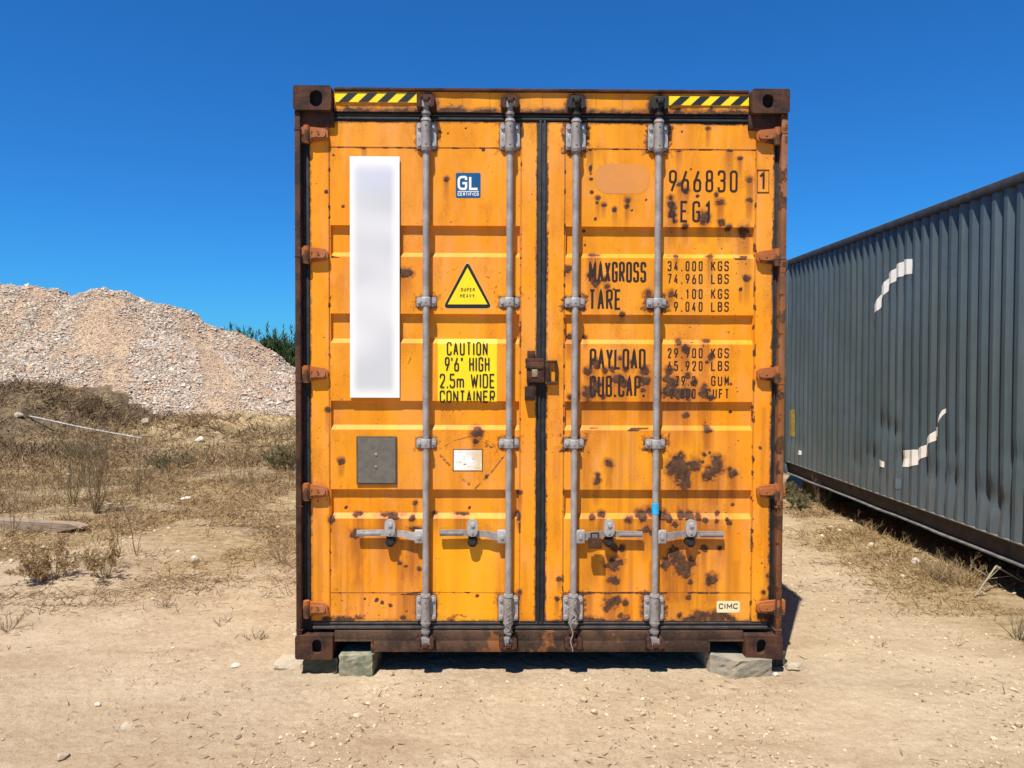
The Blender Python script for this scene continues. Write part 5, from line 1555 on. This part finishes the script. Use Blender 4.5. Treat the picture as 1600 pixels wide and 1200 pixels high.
# straw cover of the left ground and the strip by the grey container
def cover(n_, seed, test, y0, y1, power=1.5):
    r = np.random.default_rng(seed)
    y = y0 + (y1 - y0) * r.random(n_) ** power
    x = r.uniform(-0.75, 0.78, n_) * y
    m = test(x, y, r) & ~((np.abs(x - 0.14) < 1.3) & (y > 3.75)) & (x < 3.5)
    return x[m], y[m]
def t_straw(x, y, r):
    return r.random(len(x)) < straw_zone(x, y) * sstep(0.36, 0.62, fbm(x * 1.6, y * 1.6, 701, 4)) 
x, y = cover(330000, 71, t_straw, 4.7, 15.5, 1.2)
x, y = x[:110000], y[:110000]
n_ = len(x)
blades('dry_grass', np.stack([x, y, ground_h(x, y)], -1), dirs(n_, 0.55, 72), rng.uniform(0.03, 0.13, n_) * (0.7 + .04 * y), rng.uniform(0.0008, 0.0026, n_) * (0.5 + y * 0.13), M['straw'], seed=73)['kind'] = 'stuff'
def t_lit(x, y, r):
    return r.random(len(x)) < sstep(0.56, 0.70, fbm(x * 1.3, y * 4.2, 306, 4)) * (0.25 + straw_zone(x, y))
x, y = cover(90000, 75, t_lit, 4.9, 14, 1.5)
n_ = len(x)
blades('dead_litter', np.stack([x, y, ground_h(x, y) + 0.003], -1), dirs(n_, 0.22, 76), rng.uniform(0.02, 0.09, n_), rng.uniform(0.0008, 0.0024, n_) * (0.5 + y * 0.14), M['straw_d'], seed=77)['kind'] = 'stuff'
# short brown stalks standing in the straw
def t_stk(x, y, r): return r.random(len(x)) < (0.10 + 0.9 * sstep(0.44, 0.62, fbm(x * 0.8, y * 0.8, 708, 3))) * straw_zone(x, y) * sstep(6.5, 8.0, y) * (x < -0.8)
x, y = cover(34000, 85, t_stk, 6.4, 14.5, 1.0)
n_ = len(x); dd = dirs(n_, 3.0, 86)
blades('dry_stalks', np.stack([x, y, ground_h(x, y)], -1), dd, rng.uniform(0.06, 0.34, n_), rng.uniform(0.0012, 0.0030, n_), M['weed_b'], seed=87, bend=.25)['kind'] = 'stuff'
# chips of twig and bark on the bare sand
x, y = cover(5000, 88, lambda x, y, r: r.random(len(x)) < sstep(0.42, 0.66, fbm(x * 1.7, y * 1.7, 709, 3)) * 0.8, 2.75, 7.5, 1.3)
n_ = len(x)
blades('twig_chips', np.stack([x, y, ground_h(x, y) + 0.003], -1), dirs(n_, 0.15, 89), rng.uniform(0.008, 0.05, n_), rng.uniform(0.0008, 0.0028, n_), M['straw_d'], seed=90)['kind'] = 'stuff'
# tall thin dead stalks before the bank
x, y = cover(9000, 91, lambda x, y, r: (x < -3.4) & (r.random(len(x)) < sstep(0.48, 0.62, fbm(x * 0.7, y * 0.7, 711, 3))), 8.2, 13.5, 1.0)
n_ = len(x)
blades('tall_stalks', np.stack([x, y, ground_h(x, y)], -1), dirs(n_, 7.0, 92), rng.uniform(0.25, 0.80, n_), rng.uniform(0.0014, 0.0028, n_), M['stalk'], seed=93, bend=.12)['kind'] = 'stuff'
# tangled brush on the bank
def t_bank(x, y, r): return (x < -2.2) & (r.random(len(x)) < (0.22 + 0.78 * sstep(0.36, 0.58, fbm(x * 0.7, y * 0.9, 703, 4))) * (1 - 0.65 * sstep(-9.0, -6.6, x)))
x, y = cover(150000, 79, t_bank, 11.0, 19.3, 0.9)
n_ = len(x)
h_ = rng.random(n_)
blades('bank_brush', np.stack([x, y, ground_h(x, y)], -1), dirs(n_, 0.8, 80), 0.06 + 0.42 * h_ ** 2 * sstep(0.4, 0.7, fbm(x * 0.9, y * 0.9, 704, 3)), rng.uniform(0.004, 0.011, n_), M['straw_d'], bend=.6, seed=81)['kind'] = 'stuff'
m = rng.random(n_) < 0.55
x2, y2 = x[m] + 0.2, y[m]
blades('bank_straw', np.stack([x2, y2, ground_h(x2, y2)], -1), dirs(len(x2), 0.6, 82), rng.uniform(0.05, 0.30, len(x2)), rng.uniform(0.003, 0.009, len(x2)), M['straw'], bend=.8, seed=83)['kind'] = 'stuff'

def weed(name, label, px, py, height, nst, spread, mat, seed, twig=7, thick=0.0022, cat='weed', leaves=0, lmat=None, lean=(0, 0), group=None, stay=True):
    """dry plant: stems with side twigs, and narrow leaves"""
    g_ = Gp(px, py) if stay else Vector((px, py, hpt(px, py)))
    r = random.Random(seed)
    root_ = empty(name, g_)
    tag(root_, label, cat, group)
    V = []; T = []; LB_ = []; LD = []
    def tube(p0, p1, r0, r1):
        d = (p1 - p0); 
        if d.length < 1e-5: return
        d.normalize(); u = d.orthogonal().normalized(); w = d.cross(u)
        b = len(V)
        for p, rad in ((p0, r0), (p1, r1)):
            for k in range(3):
                a = 2.094 * k; V.append(tuple(p + (u * math.cos(a) + w * math.sin(a)) * rad))
        for k in range(3):
            a, c = b + k, b + (k + 1) % 3
            T.append((a, c, c + 3)); T.append((a, c + 3, a + 3))
    def grow(p, d, L, rad, lvl):
        seg = 5; q = p
        for k in range(seg):
            d2 = (d + Vector((r.gauss(0, .16), r.gauss(0, .16), r.gauss(0, .08)))).normalized()
            q2 = q + d2 * L / seg
            ra, rb = rad * (1 - k / seg * .7), rad * (1 - (k + 1) / seg * .7)
            tube(q, q2, ra, rb)
            if lvl < 2 and k >= 1:
                for _ in range(max(1, int(twig / (2 + 2 * lvl)) if r.random() < .9 else 0)):
                    a = r.uniform(0, 6.28); side = Vector((math.cos(a), math.sin(a), r.uniform(.3, 1.1))).normalized()
                    if r.random() < .7: grow(q2, (d2 * .5 + side * .7).normalized(), L * r.uniform(.18, .38), rad * .5, lvl + 1)
            if leaves and lvl >= 1:
                for _ in range(leaves):
                    LB_.append(tuple(q2)); LD.append(tuple((d2 * .3 + Vector((r.gauss(0, 1), r.gauss(0, 1), r.gauss(.3, 1)))).normalized()))
            q, d = q2, d2
    for k in range(nst):
        a = r.uniform(0, 6.28); rr = spread * math.sqrt(r.random())
        d = Vector((math.cos(a) * rr + lean[0], math.sin(a) * rr + lean[1], 1)).normalized()
        grow(Vector((math.cos(a) * rr * height * .12, math.sin(a) * rr * height * .12, -0.01)), d, height * r.uniform(.6, 1.0), thick * r.uniform(.8, 1.3), 0)
    link('stems', np_mesh('stems', np.array(V), np.array(T)), mat, root_)
    if LB_:
        bs = np.array(LB_); dd = np.array(LD); n2 = len(bs)
        o = blades('leaves', bs, dd, rng.uniform(0.02, 0.05, n2) * (height / .5) ** .5, rng.uniform(0.002, 0.004, n2) * (height / .5) ** .5, lmat or mat, root_, seed=seed)
        o['kind'] = 'stuff'
    return root_
WB, WG, TW = M['weed_b'], M['weed_g'], M['twig']
weed('tall_weed', 'tall bushy dead weed, darkest and densest, at the foot of the bank', 150, 803, 0.92, 24, .26, WB, 1, 4, .0034)
weed('tall_weed', 'greenish brown thicket of stems just left of the densest weed', 112, 790, 0.80, 14, .26, WG, 2, 4, .0032)
weed('tall_weed', 'loose brown weed right of the densest weed, below the pale rock', 215, 775, 0.85, 14, .3, WB, 3, 4, .0030)
weed('thin_weed', 'pair of thin straight stems standing just right of the wooden beam', 186, 870, 0.56, 3, .12, WB, 4, 3, .0035)
weed('thin_weed', 'single dark thin stem, second one right of the wooden beam', 214, 869, 0.58, 2, .06, WB, 5, 4, .0035)
weed('thin_weed', 'thin stems rising in front of the wooden beam at the left edge', 20, 838, 0.66, 4, .28, WB, 6, 2, .0032)
weed('thin_weed', 'small sparse stem standing alone in the straw halfway to the container', 324, 838, 0.42, 2, .15, WB, 7, 3, .0028)
weed('small_shrub', 'low grey green shrub leaning left in front of the wooden beam', 165, 905, 0.30, 16, .9, WG, 8, 5, .0024, leaves=1, lmat=M['straw'], lean=(-.3, 0), cat='shrub')
weed('small_shrub', 'wide low straw coloured shrub, leftmost below the wooden beam', 85, 905, 0.26, 30, 1.6, M['straw'], 9, 6, .0020, leaves=1, lmat=M['straw'], lean=(-.3, 0), cat='shrub')
weed('small_shrub', 'small dark twiggy shrub near the orange container, left side', 440, 880, 0.24, 14, .8, WB, 10, 5, .0022, cat='shrub')
weed('dead_sprig', 'thin dead sprig touching the left post of the orange container', 450, 930, 0.28, 3, .5, TW, 11, 3, .002, lean=(-.4, 0))
weed('dead_sprig', 'grey forked sprig rising from the sand at left of centre', 150, 930, 0.22, 4, .7, WB, 12, 4, .0022, lean=(.5, 0))
weed('dead_sprig', 'thin upright sprig on the sand near the left edge', 60, 962, 0.24, 2, .3, WB, 13, 4, .0018)
weed('dead_sprig', 'low tangled sprig on the sand by the left edge, darkest one', 10, 985, 0.14, 12, 1.5, WB, 14, 4, .002)
weed('dead_sprig', 'flat brown tuft on the pale sand, right of the forked sprig', 258, 948, 0.10, 10, 1.8, M['straw_d'], 15, 4, .002)
weed('dead_sprig', 'flat brown tuft left of the lower part of the orange container', 345, 975, 0.07, 10, 2.0, M['straw_d'], 16, 4, .002)
weed('dead_sprig', 'low spreading tuft nearest the bottom of the left post', 400, 998, 0.07, 10, 2.2, M['straw_d'], 17, 4, .002)
weed('green_weed', 'low green weed patch beside the far end of the grey container', 1246, 795, 0.18, 18, 1.5, WG, 20, 6, .002, leaves=2)
weed('green_weed', 'darker green weed just right of the orange container, farther away', 1238, 778, 0.20, 16, 1.4, WG, 21, 6, .002, leaves=2)
weed('dry_bush', 'pinkish brown twiggy bush against the far foot of the grey container', 1278, 792, 0.28, 24, 1.2, WB, 22, 6, .0022)
weed('dry_bush', 'dry twigs poking into the shadow under the grey container, farther pair', 1345, 838, 0.22, 18, 1.1, M['straw'], 23, 5, .0022)
weed('dry_bush', 'straw coloured tuft beside the white stone by the grey container', 1400, 868, 0.20, 18, 1.2, M['straw'], 24, 5, .0022)
weed('dry_bush', 'brown dry brush mound near the fallen branch', 1500, 915, 0.22, 40, 1.4, M['straw'], 25, 6, .0022)
weed('dry_bush', 'reddish brown brush left of the fallen branch', 1470, 905, 0.20, 34, 1.5, WB, 26, 6, .0022)
weed('dry_bush', 'small grey brush at the right edge of the picture', 1592, 1000, 0.17, 22, 1.1, WB, 27, 5, .0022)
weed('dead_sprig', 'thin leaning sprig on the sand left of the right edge brush', 1492, 1012, 0.12, 4, .8, WB, 28, 3, .0016)
weed('dead_sprig', 'small dark sprig lying in the middle of the right hand sand', 1375, 1010, 0.05, 10, 2.2, M['straw_d'], 29, 3, .0018)
weed('dead_sprig', 'little green grey tuft on the sand nearest the orange container on the right', 1282, 862, 0.10, 8, 1.3, WG, 30, 4, .002)

# fallen branch by the grey container
g_ = Gp(1560, 925)
fb = empty('fallen_branch', g_); tag(fb, 'bare pale forked branch lying against the shadow of the grey container', 'branch')
mb = MB(); r = random.Random(5)
def br(p, q, a, b): mb.cyl(p, q, a, b, 6)
A = Vector((-0.22, -0.10, 0.0)); B_ = Vector((0.02, 0.06, 0.16)); C_ = Vector((0.32, 0.0, -0.02))
br(A, B_, 0.004, 0.006); br(B_, C_, 0.007, 0.004)
for k in range(9):
    p = (A if k % 2 else C_).lerp(B_, r.uniform(.1, .9)); q = p + Vector((r.uniform(-.12, .16), r.uniform(-.05, .12), r.uniform(-.06, .10)))
    br(p, q, 0.003, 0.0012); br(q, q + Vector((r.uniform(-.06, .08), r.uniform(-.03, .05), r.uniform(-.04, .05))), 0.0015, 0.0006)
link('twigs', mb.mesh('twigs'), M['twig'], fb)
g_ = Gp(1490, 898)
mb = MB(); br(Vector((0, 0, 0)), Vector((-0.12, 0.12, 0.10)), 0.006, 0.004)
o = link('stick', mb.mesh('stick'), M['twig'], None, g_); tag(o, 'short pale stick leaning up into the shadow of the grey container', 'stick')

# wooden beam and pale pole
g0 = Gp(-60, 822); g1 = Gp(132, 832)
d = (g1 - g0); ang = math.atan2(d.y, d.x)
o_ = empty('wooden_beam', (g0 + g1) / 2, (0, 0, ang))
tag(o_, 'weathered wooden beam with reddish top lying in the straw at left edge', 'beam')
L = d.length
n = NT('weathered_wood')
gg = n.noise(14, 5, 0.6, vec=n.mapping((0.3, 6, 6)))
M['wood'] = n.done(n.mix(n.ramp(gg, 0.35, 0.7), (0.20, 0.135, 0.085), (0.34, 0.27, 0.19)), 0.85, 0, n.bump(gg, 0.4, 0.01), 0.2)
mb = MB(); mb.prism([(-L / 2, 0.0), (L * .32, 0.0), (L / 2, 0.055), (L * .42, 0.082), (-L / 2, 0.088)][::-1], -0.06, 0.06, 0.003)
link('timber', mb.mesh('timber'), M['wood'], o_)
p0 = Gp(45, 655); p1 = Gp(222, 690)
p0.z += 0.05; p1.z += 0.06
mid = (p0 + p1) / 2 + Vector((0, 0, -0.02))
mb = MB(); mb.cyl(p0 - mid, Vector((0, 0, 0)), 0.017, n=8); mb.cyl(Vector((0, 0, 0)), p1 - mid, 0.017, 0.020, n=8)
o = link('pipe', mb.mesh('pipe'), simple('pale_pipe', (0.42, 0.39, 0.35), (0.30, 0.27, 0.24), 12, 0.6), None, mid)
tag(o, 'long pale grey pipe lying across the dark bank', 'pipe')

# trees behind the heap ------------------------------------------------
def reed_tree(label, px, depth, topy, width, seed, k2=1500, spikes=5):
    x = (px - 800) / F * depth
    h = CAMH + (568 - topy) / F * depth
    r_ = empty('evergreen_tree', (x, depth, 0)); tag(r_, label, 'tree')
    r = np.random.default_rng(seed)
    mb = MB(); mb.cyl((0, 0, 0), (0.1, 0, h * .55), 0.14, 0.05, 8)
    for k in range(7):
        a = r.uniform(0, 6.28); z = h * r.uniform(.15, .5)
        mb.cyl((0, 0, z), (math.cos(a) * width * .35, math.sin(a) * width * .35, z + h * .3), 0.05, 0.015, 6)
    link('trunk', mb.mesh('trunk'), M['wood'], r_)
    # clumps of upright shoots
    B_ = []; D_ = []; L_ = []
    nc = 60
    for c in range(nc):
        a = r.uniform(0, 6.28); q = math.sqrt(r.random()) * width * .5
        cz = h * r.uniform(.1, .90) * (1 - .35 * (q / (width * .5)) ** 2)
        cx, cy = math.cos(a) * q, math.sin(a) * q
        m = k2 // nc * 2
        p = r.normal(size=(m, 3)) * np.array([.22, .22, .28]) * width * .22 + np.array([cx, cy, cz])
        dd = r.normal(size=(m, 3)) * .45; dd[:, 2] = np.abs(dd[:, 2]) + 0.8
        B_.append(p); D_.append(dd); L_.append(r.uniform(.15, .55, m))
    for s_ in range(spikes):
        a = r.uniform(-.5, .5) * width; m = 34
        t = r.random(m); top = h * r.uniform(.97, 1.10)
        p = np.stack([a + r.normal(0, .035, m) * (1.2 - t) + t * 0.1 * math.sin(s_ * 2.3), r.normal(0, .08, m), h * .55 + (top - h * .55) * t], -1)
        dd = r.normal(size=(m, 3)) * .3; dd[:, 2] = 1.0
        B_.append(p); D_.append(dd); L_.append(r.uniform(.10, .3, m))
    B_ = np.vstack(B_); D_ = np.vstack(D_); D_ /= np.linalg.norm(D_, axis=1)[:, None]; L_ = np.concatenate(L_)
    o = blades('crown', B_, D_, L_, np.full(len(B_), 0.020), M['tree_g'], r_, bend=.35, seed=seed)
reed_tree('spiky dark green tree rising just behind the right end of the gravel heap', 388, 34, 517, 3.2, 1, 6000, 12)
reed_tree('bushy dark green tree nearest the left post of the orange container', 440, 32, 530, 3.0, 2, 7000, 12)
reed_tree('low sparse green bush, leftmost behind the gravel heap', 352, 36, 530, 2.2, 3, 1500, 9)
reed_tree('dark green tree mostly hidden behind the orange container', 505, 33, 515, 3.0, 4, 4000, 8)
# green shrubs on the bank beside the container
weed('small_shrub', 'dark green shrub on the bank beside the left post of the orange container', 440, 735, 0.36, 24, 1.6, WG, 40, 6, .003, leaves=2, lmat=WG, cat='shrub')
weed('small_shrub', 'greenish shrub on the bank below the pale rock and pipe end', 262, 735, 0.34, 20, 1.8, WG, 41, 6, .003, leaves=1, lmat=WG, cat='shrub')
weed('small_shrub', 'dark green low shrub on the bank under the middle of the pipe', 130, 720, 0.34, 20, 1.8, WG, 42, 6, .003, leaves=1, lmat=WG, cat='shrub')
weed('tangled_brush', 'brown tangle of dead brush at the bottom of the gravel heap, left', 130, 650, 0.55, 30, 1.4, M['straw_d'], 43, 6, .006, cat='brush')
weed('tangled_brush', 'reddish tangle of fallen stalks below the gravel heap, centre', 185, 662, 0.5, 26, 1.8, WB, 44, 5, .006, cat='brush')
weed('tangled_brush', 'golden tangle of dry straw at the right foot of the gravel heap', 300, 668, 0.45, 34, 1.8, M['straw'], 45, 6, .006, cat='brush')
